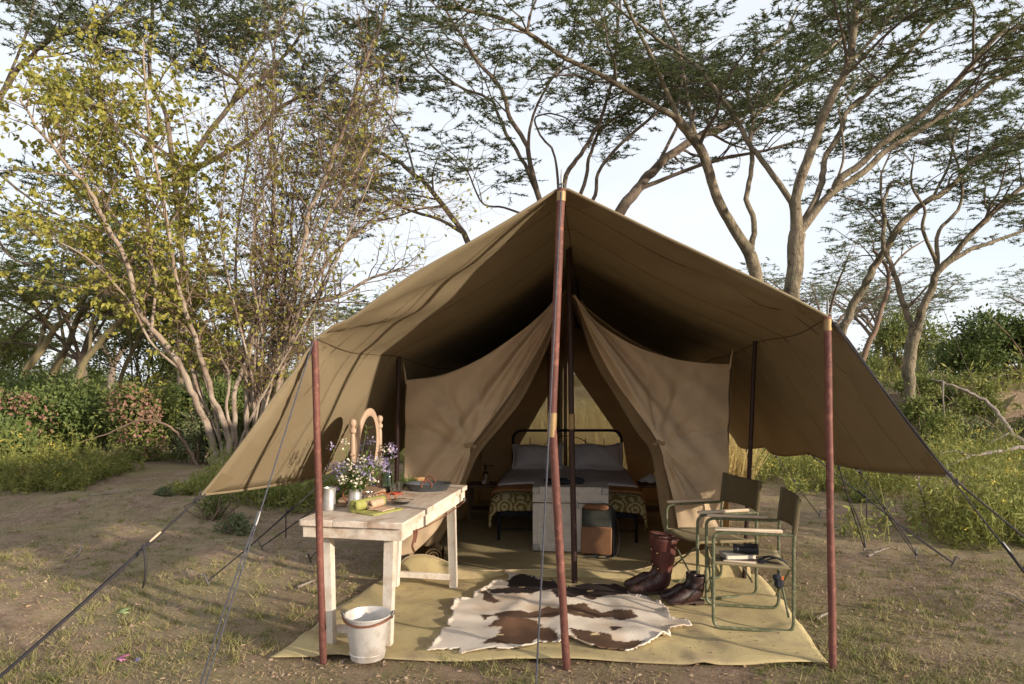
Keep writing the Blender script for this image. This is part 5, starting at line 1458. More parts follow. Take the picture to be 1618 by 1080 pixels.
def lathe_thing(name, label, cat, p, prof, mat, n=24, group=None):
    mb = MB(); mb.lathe(prof, n, c=tuple(p)); return tagit(mb.build(name, M[mat]), label, cat, group)
lathe_thing('silver_cup', 'small silver cup behind the rolled towels', 'cup', on_table(584, 789), [(.016, 0), (.02, .004), (.024, .03), (.027, .052), (.025, .052), (.022, .03), (.018, .008), (0, .007)], 'silver')
lathe_thing('silver_cup', 'narrow silver beaker right of the flower jug', 'cup', on_table(574, 797), [(.017, 0), (.018, .004), (.019, .06), (.017, .06), (.016, .008), (0, .007)], 'silver')
bt = root('glass_bottle', 'green-tinted glass bottle with a dark stopper behind the mirror', 'bottle', on_table(613, 776))
mb = MB(); mb.lathe([(.036, 0), (.038, .008), (.038, .11), (.030, .135), (.014, .15), (.013, .172), (.016, .176), (.011, .176), (.010, .15), (.026, .132), (.034, .108), (.034, .012), (0, .010)], 24); mb.build('body', M['glassg'], bt, local=True)
mb = MB(); mb.lathe([(.010, .165), (.010, .178), (.014, .180), (.014, .192), (0, .194)], 14); mb.build('stopper', M['black'], bt, local=True)
rng = np.random.default_rng(5)
sp = root('flower_sprig', 'sprig of purple flowers in the glass bottle', 'flowers', on_table(613, 776) + [0, 0, .17])
P = np.array([smooth_path([on_table(613, 776) + [0, 0, .05], on_table(613, 776) + [0, 0, .19], at(610 + 10 * k, 735 - 18 * k, 4.85), at(606 + 12 * k, 725 - 19 * k, 4.85)], 8) for k in (0, 1)])
v, f = tubes(P, np.full((2, 8), .0016), 4); mesh_np('stem', v, [f], M['stem'], sp)
pts = np.concatenate([p[5:] for p in P]).repeat(26, 0); pts = pts + rng.normal(size=pts.shape) * .016
v, f, nv = leaves(pts, rng.normal(size=pts.shape), rng.normal(size=pts.shape), .018, .014, 'broad'); tagit(mesh_np('blossoms', v, [f], M['petalp'], sp, var=np.repeat(rng.random(len(pts)), nv), smooth=False), kind='stuff')
for k, (px, py, h, lab) in enumerate(((622, 779, .06, 'cut-glass tumbler nearest the bottle'), (631, 777, .072, 'cut-glass tumbler between the bottle and the zinc tray'))):
    o = root('glass_tumbler', lab, 'glass', on_table(px, py), group='cut-glass tumblers')
    mb = MB(); n = 12; prof = [(.022, 0), (.024, .004), (.030, h), (.027, h), (.021, .012), (0, .010)]; mb.lathe(prof, n); mb.build('bowl', M['glass'], o, local=True, smooth=False)
# oval zinc tray
tr_ = root('zinc_tray', 'dark oval zinc tray with two rusty loop handles at the back of the table', 'tray', on_table(676, 775) + [0, .03, 0])
mb = MB(); prof = [(.145, 0), (.15, .004), (.178, .05), (.183, .052), (.175, .047), (.146, .008), (0, .006)]; mb.lathe(prof, 36, sx=.92, sy=.62); mb.build('pan', M['zincdark'], tr_, local=True)
for y, s in ((-.105, -1), (.105, 1)):
    mb = MB(); mb.tube(smooth_path([(-.032, y, .034), (-.036, y, .062), (0, y, .086), (.036, y, .062), (.032, y, .034)], 16), .006, 7); mb.build('handle', M['rust'], tr_, local=True)
mb = MB(); mb.box((0, 0, .032), (.105, .06, .064), M=TR(on_table(661, 768) + [-.0, .04, .0], .2), bev=.014); tagit(mb.build('sponge', M['tanblock']), 'tan block of sponge behind the zinc tray', 'sponge')
rng = np.random.default_rng(6); pg = on_table(644, 769)
pts = pg + rng.normal(size=(160, 3)) * np.array([.03, .02, .012]) + np.array([0, .02, .026]); pts[:, 2] = np.maximum(pts[:, 2], TZ + .006)
v, f, nv = leaves(pts, rng.normal(size=pts.shape), rng.normal(size=pts.shape), .035, .008, 'broad'); tagit(mesh_np('herb_sprig', v, [f], M['leafg'], var=np.repeat(rng.random(160), nv), smooth=False), 'green leafy sprig lying left of the zinc tray', 'herbs')
# towels
def roll(name, label, mat, p, rz, length, r, turns, tail, thick=.007):
    o = root(name, label, 'towel', p, rz, group='rolled towels on the table')
    th = np.linspace(0, turns * 2 * math.pi, int(turns * 22)); rad = .010 + (r - .010) * th / th[-1]
    ph0 = -math.pi / 2 - th[-1]
    prof = [(rd * math.cos(t + ph0), r + thick * .5 + rd * math.sin(t + ph0)) for t, rd in zip(th, rad)]
    prof += [(x, thick * .5 + .002 * math.sin(x * 60)) for x in np.linspace(.012, tail, 8)]
    ys = np.linspace(0, length, 12)
    G = [[(x + .002 * math.sin(y * 40 + x * 30), y + (.004 * math.sin(i * .9) if y in (ys[0], ys[-1]) else 0), z) for i, (x, z) in enumerate(prof)] for y in ys]
    mb = MB(); mb.grid(np.array(G)); mb.build('cloth', M[mat], o, local=True, solid=thick, auto=False)
    mb = MB(); mb.tube([G[0][i] for i in range(len(prof))], thick * .62, 6); mb.build('edge', M[mat], o, local=True)
    return o
roll('rolled_towel', 'green towel rolled at the front edge of the table', 'towelg', on_table(559, 810), ang - .42, .24, .036, 2.6, .17)
roll('rolled_towel', 'peach face cloth rolled on top of the green towel', 'towelb', on_table(584, 808) + [0, 0, .009], ang - .30, .115, .028, 2.2, .10, .006)
# spectacles, beads, dish
gp = on_table(612, 789)
gl = root('spectacles', 'orange-framed spectacles beside the towels', 'spectacles', gp, -.2)
for k in (-1, 1):
    mb = MB(); mb.tube([(k * .034 + .028 * math.cos(t), 0, .026 + .024 * math.sin(t)) for t in np.linspace(0, 2 * math.pi, 21)[:-1]], .0042, 6, closed=True); mb.build('rim', M['orange'], gl, local=True)
    mb = MB(); mb.tube(smooth_path([(k * .062, 0, .034), (k * .064, .06, .034), (k * .062, .11, .030), (k * .060, .13, .006)], 10), .0035, 6); mb.build('temple', M['orange'], gl, local=True)
mb = MB(); mb.tube(smooth_path([(-.008, 0, .034), (0, 0, .04), (.008, 0, .034)], 6), .004, 6); mb.build('bridge', M['orange'], gl, local=True)
mb = MB(); bp = on_table(626, 781)
for k in range(14):
    a = 2 * math.pi * k / 14; c = bp + np.array([.030 * math.cos(a), .022 * math.sin(a), .008]); mb.lathe([(0, -.008), (.006, -.005), (.008, 0), (.006, .005), (0, .008)], 8, c=tuple(c))
tagit(mb.build('bead_bracelet', M['red']), 'red bead bracelet in front of the tumblers', 'bracelet')
mb = MB(); mb.lathe([(.030, 0), (.034, .003), (.062, .026), (.066, .028), (.060, .024), (.032, .006), (0, .005)], 20, c=tuple(on_table(634, 797) + [0, .02, 0]), sx=1.15, sy=.9); tagit(mb.build('glass_dish', M['glass']), 'shallow clear glass dish right of the face cloth', 'dish')
mb = MB(); mb.box((0, 0, .007), (.07, .045, .014), M=TR(on_table(537, 800) + [0, .01, 0], .3), bev=.004); tagit(mb.build('wooden_block', M['turned']), 'small wooden block between the two jugs', 'block')

# ------------------------------------------------------------------ bucket
bp = gnd(581, 1038, .03); bp[2] = .030
bk = root('metal_bucket', 'white metal bucket with a rusty handle on the mat by the table', 'bucket', bp)
mb = MB(); mb.lathe([(.084, 0), (.092, .002), (.097, .03), (.094, .033), (.126, .232), (.131, .236), (.131, .243), (.124, .243), (.120, .228), (.088, .03), (0, .022)], 40); mb.build('pail', M['enamel'], bk, local=True)
mb = MB(); mb.tube([(.0965 * math.cos(t), .0965 * math.sin(t), .034) for t in np.linspace(0, 2 * math.pi, 41)[:-1]], .004, 6, closed=True); mb.build('foot_ring', M['enamel'], bk, local=True)
mb = MB(); mb.tube([(.132 * math.cos(t), .136 * math.sin(t), .230 - .016 * math.sin(-t) ** 2) for t in np.linspace(-math.pi - .1, .1, 40)], .006, 7); mb.build('bail_handle', M['rust'], bk, local=True)
for s in (-1, 1):
    mb = MB(); mb.box((s * .134, 0, .235), (.014, .03, .035), bev=.004); mb.tube([(s * .142 + .008 * math.cos(t), 0, .248 + .010 * math.sin(t)) for t in np.linspace(0, 2 * math.pi, 11)[:-1]], .003, 5, closed=True); mb.build('ear', M['steel'], bk, local=True)

# ------------------------------------------------------------------ camp chairs
def fillet(pts, r, n=6):
    P = [np.array(p, float) for p in pts]; out = [P[0]]
    for a, b_, c in zip(P[:-2], P[1:-1], P[2:]):
        u = (a - b_) / np.linalg.norm(a - b_); w = (c - b_) / np.linalg.norm(c - b_)
        p0, p1 = b_ + u * r, b_ + w * r
        for t in np.linspace(0, 1, n): out.append((1 - t) ** 2 * p0 + 2 * t * (1 - t) * b_ + t * t * p1)
    return np.array(out + [P[-1]])
def chair(label, loc, rz):
    o = root('camp_chair', label, 'chair', loc, rz, group='olive canvas camp chairs')
    W, D = .225, .235
    for s in (-1, 1):
        y = s * W
        mb = MB(); mb.tube(fillet([(D, y, .60), (-D, y, .60), (-D, y, .012), (D, y, .012), (D, y, .55), (D + .03, y, .815)], .055), .0105, 9); mb.build('side_frame', M['chair'], o, local=True)
        mb = MB(); mb.box((-.03, y, .621), (.40, .036, .020), bev=.006); mb.build('armrest', M['armwood'], o, local=True)
        mb = MB(); mb.tube([(-D + .005, y * .97, .41), (D, y * .97, .395)], .011, 8); mb.build('seat_rail', M['seatcloth'], o, local=True)
        mb = MB(); mb.tube([(s * D * .93, -W + .005, .40), (s * D * .93, W - .005, .10)], .007, 7); mb.tube([(s * D * .93 - .012, W - .005, .40), (s * D * .93 - .012, -W + .005, .10)], .007, 7); mb.build('cross_brace', M['chair'], o, local=True)
        for sx in (-1, 1):
            mb = MB(); mb.lathe([(0, -.012), (.009, -.009), (.009, .009), (0, .012)], 8, c=(sx * D, y * .96, .40)); mb.build('rivet', M['steel'], o, local=True)
    G = [[(x, y, .412 - .028 * (1 - (y / W) ** 2) - .006 * math.sin(x * 9)) for y in np.linspace(-W, W, 15)] for x in np.linspace(-D + .01, D - .015, 14)]
    mb = MB(); mb.grid(np.array(G)); mb.build('seat', M['seatcloth'], o, local=True, solid=.004, auto=False)
    G = [[(D + .004 + .026 * (z - .62) / .2 + .035 * (1 - (y / W) ** 2), y, z - .012 * (1 - (y / W) ** 2) * (1 if z > .7 else -.6)) for y in np.linspace(-W - .012, W + .012, 17)] for z in np.linspace(.605, .825, 9)]
    mb = MB(); mb.grid(np.array(G)); mb.build('backrest', M['chaircloth'], o, local=True, solid=.005, auto=False)
    for s in (-1, 1):
        mb = MB(); mb.tube([(D + .004, s * W, .605), (D + .030, s * W, .826)], .0165, 9); mb.build('back_sleeve', M['chaircloth'], o, local=True)
    return o
CH1 = (1.52, 4.41, .026); CH2 = (1.462, 5.04, .026)
chair('front camp chair with books and binoculars on its seat', CH1, math.radians(-10.5))
chair('empty camp chair behind, its olive back turned towards the tent', CH2, math.radians(15))
# things on the front chair
bx = root('closed_book', 'brown-covered book at the bottom of the pile on the chair', 'book', (1.44, 4.335, .418), math.radians(-14))
mb = MB(); mb.box((0, 0, .013), (.195, .135, .022)); mb.build('pages', M['paper'], bx, local=True, smooth=False)
for z in (.001, .0255):
    mb = MB(); mb.box((-.004, 0, z), (.205, .142, .003)); mb.build('cover', M['bookbrown'], bx, local=True, smooth=False)
mb = MB(); mb.box((-.105, 0, .013), (.004, .142, .027)); mb.build('spine', M['bookbrown'], bx, local=True, smooth=False)
bx = root('closed_book', 'patterned book lying on the brown one', 'book', (1.435, 4.34, .447), math.radians(4))
mb = MB(); mb.box((0, 0, .012), (.18, .125, .020)); mb.build('pages', M['paper'], bx, local=True, smooth=False)
for z in (.001, .0235):
    mb = MB(); mb.box((-.004, 0, z), (.19, .132, .003)); mb.build('cover', M['bookmap'], bx, local=True, smooth=False)
mb = MB(); mb.box((-.097, 0, .012), (.004, .132, .025)); mb.build('spine', M['bookmap'], bx, local=True, smooth=False)
bn = root('binoculars', 'black binoculars lying on the books', 'binoculars', (1.485, 4.34, .472), math.radians(-16))
for s in (-1, 1):
    mb = MB(); Mx = TR((0, s * .032, .027), 0, 0, math.pi / 2)
    mb.lathe([(0, -.075), (.020, -.075), (.021, -.05), (.017, -.045), (.018, -.015), (.024, .0), (.026, .06), (.0275, .062), (.0275, .075), (.023, .075), (.022, .068), (0, .066)], 18, M=Mx); mb.build('barrel', M['black'], bn, local=True)
mb = MB(); mb.box((-.01, 0, .032), (.05, .045, .02), bev=.006); mb.lathe([(.009, -.018), (.010, -.015), (.010, .015), (.009, .018)], 12, M=TR((-.03, 0, .042), 0, 0, math.pi / 2)); mb.build('hinge', M['black'], bn, local=True)
cm = root('camera_strap', 'black strap bundled on the seat of the front chair', 'strap', (1.635, 4.33, .400))
mb = MB()
for k in range(5):
    a = .3 * k
    mb.tube(smooth_path([(-.08, .02 * k - .05, .012 + .006 * k), (-.02, .03 * math.sin(a * 4) - .02, .035 + .008 * k), (.04, .02 * k - .04, .05 - .003 * k), (.09, .01 * k - .05, .02)], 14), .010, 6, flat=.3)
mb.build('webbing', M['blackcloth'], cm, local=True)
fp = root('flashlight_pouch', 'small black pouch with an orange tag hanging under the front chair', 'pouch', (1.625, 4.155, .285))
mb = MB(); mb.box((0, 0, .055), (.055, .035, .075), bev=.014); mb.lathe([(0, -.02), (.022, -.012), (.026, .0), (.02, .014), (0, .02)], 12, c=(-.016, -.006, .085)); mb.build('bag', M['blackcloth'], fp, local=True)
mb = MB(); mb.box((.012, -.022, .085), (.016, .004, .026), M=None, bev=.001); mb.build('tag', M['orange'], fp, local=True)
mb = MB(); mb.tube([(0, 0, .09), (.004, .004, .125)], .004, 6); mb.build('loop', M['blackcloth'], fp, local=True)

# ------------------------------------------------------------------ boots
def boot(label, loc, rz, tall, group):
    o = root('leather_boot', label, 'boot', loc, rz, group=group)
    mt, ms = (M['boot'], M['bootshaft']) if tall else (M['bootdark'], M['bootdark'])
    # rings: centre x, z, half length, half width, tilt (0 horizontal ring, 1 vertical ring).  The toe points to -x.
    R = [(-.266, .032, .006, .014, 1), (-.262, .034, .020, .026, 1), (-.245, .038, .028, .036, 1), (-.21, .044, .036, .044, .95), (-.165, .052, .045, .0475, .85), (-.115, .064, .058, .045, .70), (-.072, .076, .070, .0415, .52),
         (-.040, .090, .076, .040, .30), (-.018, .112, .064, .0385, .12), (-.008, .138, .054, .038, .02), (-.004, .165, .051, .040, 0)]
    def rings(L):
        G = []
        for x, z, a, b_, t in L:
            th = t * math.pi / 2
            row = []
            for k in range(20):
                q = 2 * math.pi * k / 20; c, s = math.cos(q), math.sin(q)
                lx = a * c
                px_, pz_ = x + lx * math.cos(th), z - lx * math.sin(th) * (1 if lx > 0 else 1)
                row.append((px_, b_ * s, max(.018, pz_)))
            G.append(row)
        return np.array(G)
    G = rings(R); mb = MB(); mb.grid(G, wrap=True); mb.add(G[0], [tuple(range(20))]); mb.build('foot', mt, o, local=True, auto=False)
    hgt = .405 if tall else .205
    zs = np.linspace(.155, hgt, 12 if tall else 6)
    S = []
    for z in zs:
        t = (z - .155) / (hgt - .155)
        w = (.053 + .034 * t ** .8, .042 + .024 * t ** .8) if tall else (.053 + .004 * t, .042 + .003 * t)
        S.append((-.003 + (.010 * t if tall else .004 * t), z, w[0] + .003 * math.sin(z * 60) * (1 - t), w[1] + .003 * math.sin(z * 47 + 1) * (1 - t), -.02 * t))
    G = rings(S)
    if tall: G[-1, :, 2] += .014 * np.cos(np.linspace(0, 2 * math.pi, 21)[:-1] + math.pi)
    I = G[::-1].copy(); cen = I.mean(1, keepdims=True); I[..., :2] = cen[..., :2] + (I[..., :2] - cen[..., :2]) * .93
    mb = MB(); mb.grid(np.concatenate([G, I[:6]]), wrap=True); mb.build('shaft', ms, o, local=True, auto=False)
    # sole and heel
    out = [(-.272, 0), (-.262, .026), (-.225, .043), (-.17, .050), (-.11, .043), (-.06, .034), (-.01, .036), (.03, .034), (.045, 0)]
    out = out + [(x, -y) for x, y in out[-2:0:-1]]
    def slab(pts, z0, z1):
        n = len(pts); mb.add([(x, y, z0) for x, y in pts] + [(x, y, z1) for x, y in pts], [tuple(range(n))[::-1], tuple(range(n, 2 * n))] + [(i, (i + 1) % n, n + (i + 1) % n, n + i) for i in range(n)])
    mb = MB(); slab(out, .010, .022); slab([p for p in out if p[0] > -.065] if False else [(-.045, .034), (-.01, .037), (.03, .035), (.046, 0), (.03, -.035), (-.01, -.037), (-.045, -.034)], -.008, .0105)
    V = mb.v
    for a in V: a[:, 2] += .008 + np.where(a[:, 0] < -.2, (-.2 - a[:, 0]) * .15, 0)
    mb.build('sole', M['sole'], o, local=True)
    if tall:
        for z in (.19, .30):
            mb = MB(); x = -.055 - .02 * (z - .15) / .3
            mb.box((x - .004, 0, z), (.012, .060 + .02 * (z - .15), .022), bev=.004); mb.build('strap', mt, o, local=True)
            mb = MB(); mb.lathe([(0, -.005), (.0055, -.003), (.0055, .003), (0, .005)], 10, M=TR((x - .004, -.032, z), 0, math.pi / 2, 0)); mb.build('buckle', M['brass'], o, local=True)
        mb = MB(); mb.tube(smooth_path([(-.06, -.01, .21), (-.09, -.014, .20), (-.115, -.02, .175), (-.125, -.018, .15)], 8), .004, 6, flat=.5); mb.build('strap_end', mt, o, local=True)
        mb = MB(); mb.tube([(.011 + .088 * math.cos(t), .067 * math.sin(t), hgt + .014 * math.cos(t + math.pi)) for t in np.linspace(0, 2 * math.pi, 25)[:-1]], .004, 5, closed=True); mb.build('top_binding', M['bootdark'], o, local=True)
        mb = MB(); mb.tube([(.049 * math.cos(t) - .006, .0425 * math.sin(t), .160 + .006 * math.sin(t * 3)) for t in np.linspace(0, 2 * math.pi, 25)[:-1]], .006, 5, closed=True); mb.build('ankle_strap', mt, o, local=True)
    else:
        mb = MB()
        for k in range(6):
            t = k / 5; x = -.095 + .042 * t; z = .118 + .078 * t
            mb.tube([(x, -.022, z - .008), (x - .008, 0, z), (x, .022, z - .008)], .0026, 5)
        mb.build('laces', M['black'], o, local=True)
        mb = MB(); mb.tube(smooth_path([(.05, -.008, .19), (.056, -.006, .235), (.054, .006, .235), (.048, .008, .19)], 8), .003, 5, flat=.5); mb.build('pull_tab', M['bootdark'], o, local=True)
    return o
boot('tall oxblood riding boot, the nearer of the buckled pair by the chairs', (1.105, 4.93, .030), math.radians(6), True, 'tall riding boots')
boot('tall oxblood riding boot, standing behind its buckled mate', (1.095, 5.05, .030), math.radians(0), True, 'tall riding boots')
boot('dark laced ankle boot, the nearer of the short pair', (1.285, 4.70, .030), math.radians(14), False, 'laced ankle boots').scale = (.88, .88, .95)
boot('dark laced ankle boot, the farther of the short pair', (1.27, 4.795, .030), math.radians(9), False, 'laced ankle boots').scale = (.88, .88, .95)

# ------------------------------------------------------------------ bed and bedside
bed = root('iron_bed', 'black iron double bed inside the tent', 'bed', (.60, 7.45, .028), -math.radians(4.5))
BW, BL = .66, .88
mb = MB(); mb.tube(fillet([(-BW, BL, 0), (-BW, BL, .94), (BW, BL, .95), (BW, BL, 0)], .13, 8), .017, 10); mb.build('headboard', M['blacksteel'], bed, local=True)
mb = MB()
for x in np.linspace(-.45, .45, 5): mb.tube([(x, BL, .35), (x, BL, .85)], .006, 6)
mb.tube([(.0 + .33 * math.cos(t), BL, .62 + .26 * math.sin(t)) for t in np.linspace(0, math.pi, 17)], .006, 6); mb.build('headboard_rods', M['blacksteel'], bed, local=True)
for x in (-BW, BW):
    mb = MB(); mb.tube([(x, -BL, 0), (x, -BL, .30)], .015, 8); mb.build('leg', M['blacksteel'], bed, local=True)
    mb = MB(); mb.box((x, 0, .26), (.03, 2 * BL, .05)); mb.build('side_rail', M['blacksteel'], bed, local=True, smooth=False)
mb = MB(); mb.tube([(-BW, -BL, .11), (BW, -BL, .11)], .007, 6); mb.build('foot_rail', M['blacksteel'], bed, local=True)
mb = MB(); G = [[(x, -BL + .01 + .01 * math.sin(x * 9), z - .012 * math.sin(x * 5) ** 2 * (z < .26)) for x in np.linspace(-BW - .01, BW + .01, 30)] for z in (.235, .28, .32)]; mb.grid(np.array(G)); mb.build('valance', M['blackcloth'], bed, local=True, solid=.006, auto=False)
def blanket_mesh(y0, y1, ztop, wd, drop, foot_drop, nx=40, ny=24, seed=0, puff=.0):
    G = []
    for y in np.linspace(y0, y1, ny):
        row = []
        for x in np.linspace(-1, 1, nx):
            ax = abs(x); flatw = .86
            if ax < flatw: X = x / flatw * wd; Z = ztop + puff * (1 - (ax / flatw) ** 4)
            else:
                t = (ax - flatw) / (1 - flatw); X = math.copysign(wd + .045 * math.sin(min(1, t * 2) * math.pi / 2), x); Z = ztop - drop * t
            Z += .012 * (float(fbm(X * 5 + seed, y * 5, 3)) - .5) * 2
            e = (y - y0)
            if foot_drop and e < .16: Z -= foot_drop * (1 - e / .16) ** 2.2
            row.append((X, y, Z))
        G.append(row)
    return np.array(G)
def quilt_mat():
    t = NT('damask_quilt'); tc = t.n('ShaderNodeTexCoord')
    vo = t.n('ShaderNodeTexVoronoi', Scale=6.5, Randomness=.2); t.l(tc.outputs['Object'], vo.inputs['Vector'])
    nz = t.n('ShaderNodeTexNoise', Scale=22, Detail=3); t.l(tc.outputs['Object'], nz.inputs['Vector'])
    ad = t.n('ShaderNodeMath', operation='MULTIPLY_ADD'); ad.inputs[1].default_value = .3; t.l(nz.outputs['Fac'], ad.inputs[0]); t.l(vo.outputs['Distance'], ad.inputs[2])
    sn = t.n('ShaderNodeMath', operation='MULTIPLY'); sn.inputs[1].default_value = 24; t.l(ad.outputs[0], sn.inputs[0])
    si = t.n('ShaderNodeMath', operation='SINE'); t.l(sn.outputs[0], si.inputs[0])
    mr = t.n('ShaderNodeMapRange'); mr.inputs['From Min'].default_value = .05; mr.inputs['From Max'].default_value = .35; t.l(si.outputs[0], mr.inputs['Value'])
    mx = t.n('ShaderNodeMixRGB', Color1=(.20, .145, .035, 1), Color2=(.48, .39, .22, 1)); t.l(mr.outputs['Result'], mx.inputs['Fac'])
    p = t.n('ShaderNodeBsdfPrincipled', Roughness=.95); t.l(mx.outputs['Color'], p.inputs['Base Color']); t.l(p.outputs['BSDF'], t.out.inputs['Surface']); return t.m
mb = MB(); mb.box((0, 0, .345), (2 * BW + .02, 2 * BL, .13), bev=.05); mb.build('mattress', M['sheet'], bed, local=True)
def bed_thing(name, label, cat, G, mat, solid=.012):
    o = root(name, label, cat, bed.location, bed.rotation_euler[2]); mb = MB(); mb.grid(G); mb.build('cloth', mat, o, local=True, solid=solid, auto=False); return o
bed_thing('patterned_quilt', 'olive and cream patterned quilt over the foot of the bed', 'quilt', blanket_mesh(-BL - .05, .2, .43, .70, .16, .145, seed=1, puff=.015), quilt_mat(), .025)
bed_thing('rust_blanket', 'rust-orange blanket folded across the bed', 'blanket', blanket_mesh(-.70, .10, .468, .70, .05, .02, seed=2, puff=.012), M['blanket'], .018)
bed_thing('grey_bed_sheet', 'grey linen sheet turned down over the blanket', 'sheet', blanket_mesh(-.52, .84, .498, .69, .12, .015, seed=3, puff=.014), M['sheet'], .01)
def pillow(name, label, mat, loc, w, h, t, tilt, rz=0.0, frill=True):
    o = root(name, label, 'pillow', loc, rz)
    n, m = 26, 18; mb = MB()
    Mx = Matrix.Rotation(tilt, 4, 'X')
    for s in (-1, 1):
        G = []
        for j in range(m):
            v = -1 + 2 * j / (m - 1); row = []
            for i in range(n):
                u = -1 + 2 * i / (n - 1)
                x = w / 2 * u * (1 - .07 * (1 - v * v) * abs(u)); z = h / 2 * v * (1 - .14 * (1 - u * u) * abs(v)) + .012 * math.sin(u * 5 + loc[0] * 9)
                e = max(0, (1 - abs(u) ** 2.2)) ** .5 * max(0, (1 - abs(v) ** 2.2)) ** .5
                row.append((x, s * t * .5 * e + .006 * math.sin(u * 11 + v * 7) * e, h / 2 + z))
            G.append(row)
        mb.grid(np.array(G), M=Mx)
    mb.build('cushion', mat, o, local=True, auto=False)
    if frill:
        mb = MB(); P = []
        for k in range(80):
            q = k / 80 * 4; s, f = int(q), q - int(q)
            c = [(-1 + 2 * f, -1), (1, -1 + 2 * f), (1 - 2 * f, 1), (-1, 1 - 2 * f)][s]; P.append(c)
        G = [[(w / 2 * c[0] * k_ * (1 - .07 * (1 - c[1] ** 2)), .012 * math.sin(i * 1.9) * (k_ > 1), h / 2 + h / 2 * c[1] * (1 + (k_ - 1) * w / h) * (1 - .14 * (1 - c[0] ** 2)) + .012 * math.sin(c[0] * 5 + loc[0] * 9)) for i, c in enumerate(P)] for k_ in (.97, 1.02, 1.05)]
        mb.grid(np.array(G), M=Mx, wrap=True); mb.build('frill', mat, o, local=True, solid=.003, auto=False)
    return o
def bedpt(x, y, z): 
    v = Matrix.Rotation(bed.rotation_euler[2], 4, 'Z') @ Vector((x, y, z)); return tuple(v + bed.location)
pillow('grey_pillow', 'frilled grey pillow on the left of the bed', M['linen'], bedpt(-.345, .55, .50), .60, .33, .26, -math.radians(30), bed.rotation_euler[2])
pillow('grey_pillow', 'frilled grey pillow on the right of the bed', M['linen'], bedpt(.345, .55, .50), .61, .34, .26, -math.radians(28), bed.rotation_euler[2])
pillow('yellow_pillow', 'mustard pillow hidden behind the left grey pillow', M['yellow'], bedpt(-.36, .72, .50), .62, .27, .10, -math.radians(16), bed.rotation_euler[2], False)
pillow('yellow_pillow', 'mustard pillow hidden behind the right grey pillow', M['yellow'], bedpt(.33, .72, .50), .64, .27, .10, -math.radians(16), bed.rotation_euler[2], False)
# chest at the foot of the bed
ch = root('storage_chest', 'white painted wooden chest with metal corners at the foot of the bed', 'chest', (.545, 6.335, .030), -math.radians(6))
cw, cd, chh = .68, .36, .585
mb = MB(); mb.box((0, 0, chh * .37), (cw, cd, chh * .74), bev=.004); mb.build('box', M['chest'], ch, local=True)
mb = MB(); mb.box((0, 0, chh * .875), (cw + .004, cd + .004, chh * .245), bev=.004); mb.build('lid', M['chest'], ch, local=True)
for s in (-1, 1):
    mb = MB(); mb.box((s * (cw / 2 - .022), -cd / 2 - .005, chh * .37), (.044, .012, chh * .72), bev=.003); mb.build('batten', M['chest'], ch, local=True)
    for z in (.035, chh - .035):
        mb = MB(); mb.box((s * (cw / 2 - .030), -cd / 2 - .007, z), (.066, .022, .062), bev=.005); mb.build('corner_plate', M['chestmetal'], ch, local=True)
for z in (chh * .80, chh * .90, chh * .06):
    mb = MB(); mb.box((0, -cd / 2 - .004, z), (cw - .1, .012, .022), bev=.003); mb.build('rail', M['chest'], ch, local=True)
mb = MB(); mb.box((.05, -cd / 2 - .006, chh * .72), (.05, .012, .06), bev=.004); mb.build('hasp', M['chestmetal'], ch, local=True)
mb = MB(); mb.box((0, 0, .02), (.22, .16, .04), M=TR((.42, 6.36, .617), .1), bev=.012); tagit(mb.build('leather_case', M['blackcloth']), 'flat black case on top of the white chest', 'case')
hb = root('small_handbag', 'small black bag with a thin loop beside the case on the chest', 'bag', (.60, 6.33, .617))
mb = MB(); mb.lathe([(0, 0), (.06, .004), (.075, .025), (.06, .05), (.02, .058), (0, .058)], 14, sy=.6); mb.build('bag', M['blackcloth'], hb, local=True)
mb = MB(); mb.tube(smooth_path([(-.05, 0, .04), (-.06, 0, .085), (-.03, 0, .10), (-.01, 0, .05)], 12), .004, 5); mb.build('loop', M['black'], hb, local=True)
# satchel leaning on the chest
sa = root('satchel', 'grey-green canvas satchel with tan leather flap leaning on the chest', 'satchel', (.745, 6.00, .030), -math.radians(14))
Ml = Matrix.Rotation(-math.radians(8), 4, 'X')
mb = MB(); mb.box((0, .05, .22), (.285, .10, .44), M=Ml, bev=.03); mb.build('body', M['bagolive'], sa, local=True)
mb = MB(); mb.box((-.005, -.006, .135), (.27, .022, .235), M=Ml, bev=.012); mb.build('front_pocket', M['bagtan'], sa, local=True)
mb = MB(); mb.box((-.012, .02, .425), (.225, .11, .05), M=Ml, bev=.02); mb.build('top_flap', M['bagtan'], sa, local=True)
mb = MB(); mb.box((.145, .055, .20), (.016, .09, .40), M=Ml, bev=.006); mb.build('side_gusset', M['blackcloth'], sa, local=True)
mb = MB(); mb.tube(smooth_path([(.15, .05, .38), (.185, .04, .25), (.19, .02, .1), (.16, 0, .012), (.06, -.09, .008), (-.04, -.07, .008), (.02, -.03, .008)], 26), .009, 6, flat=.35); mb.build('shoulder_strap', M['blackcloth'], sa, local=True)
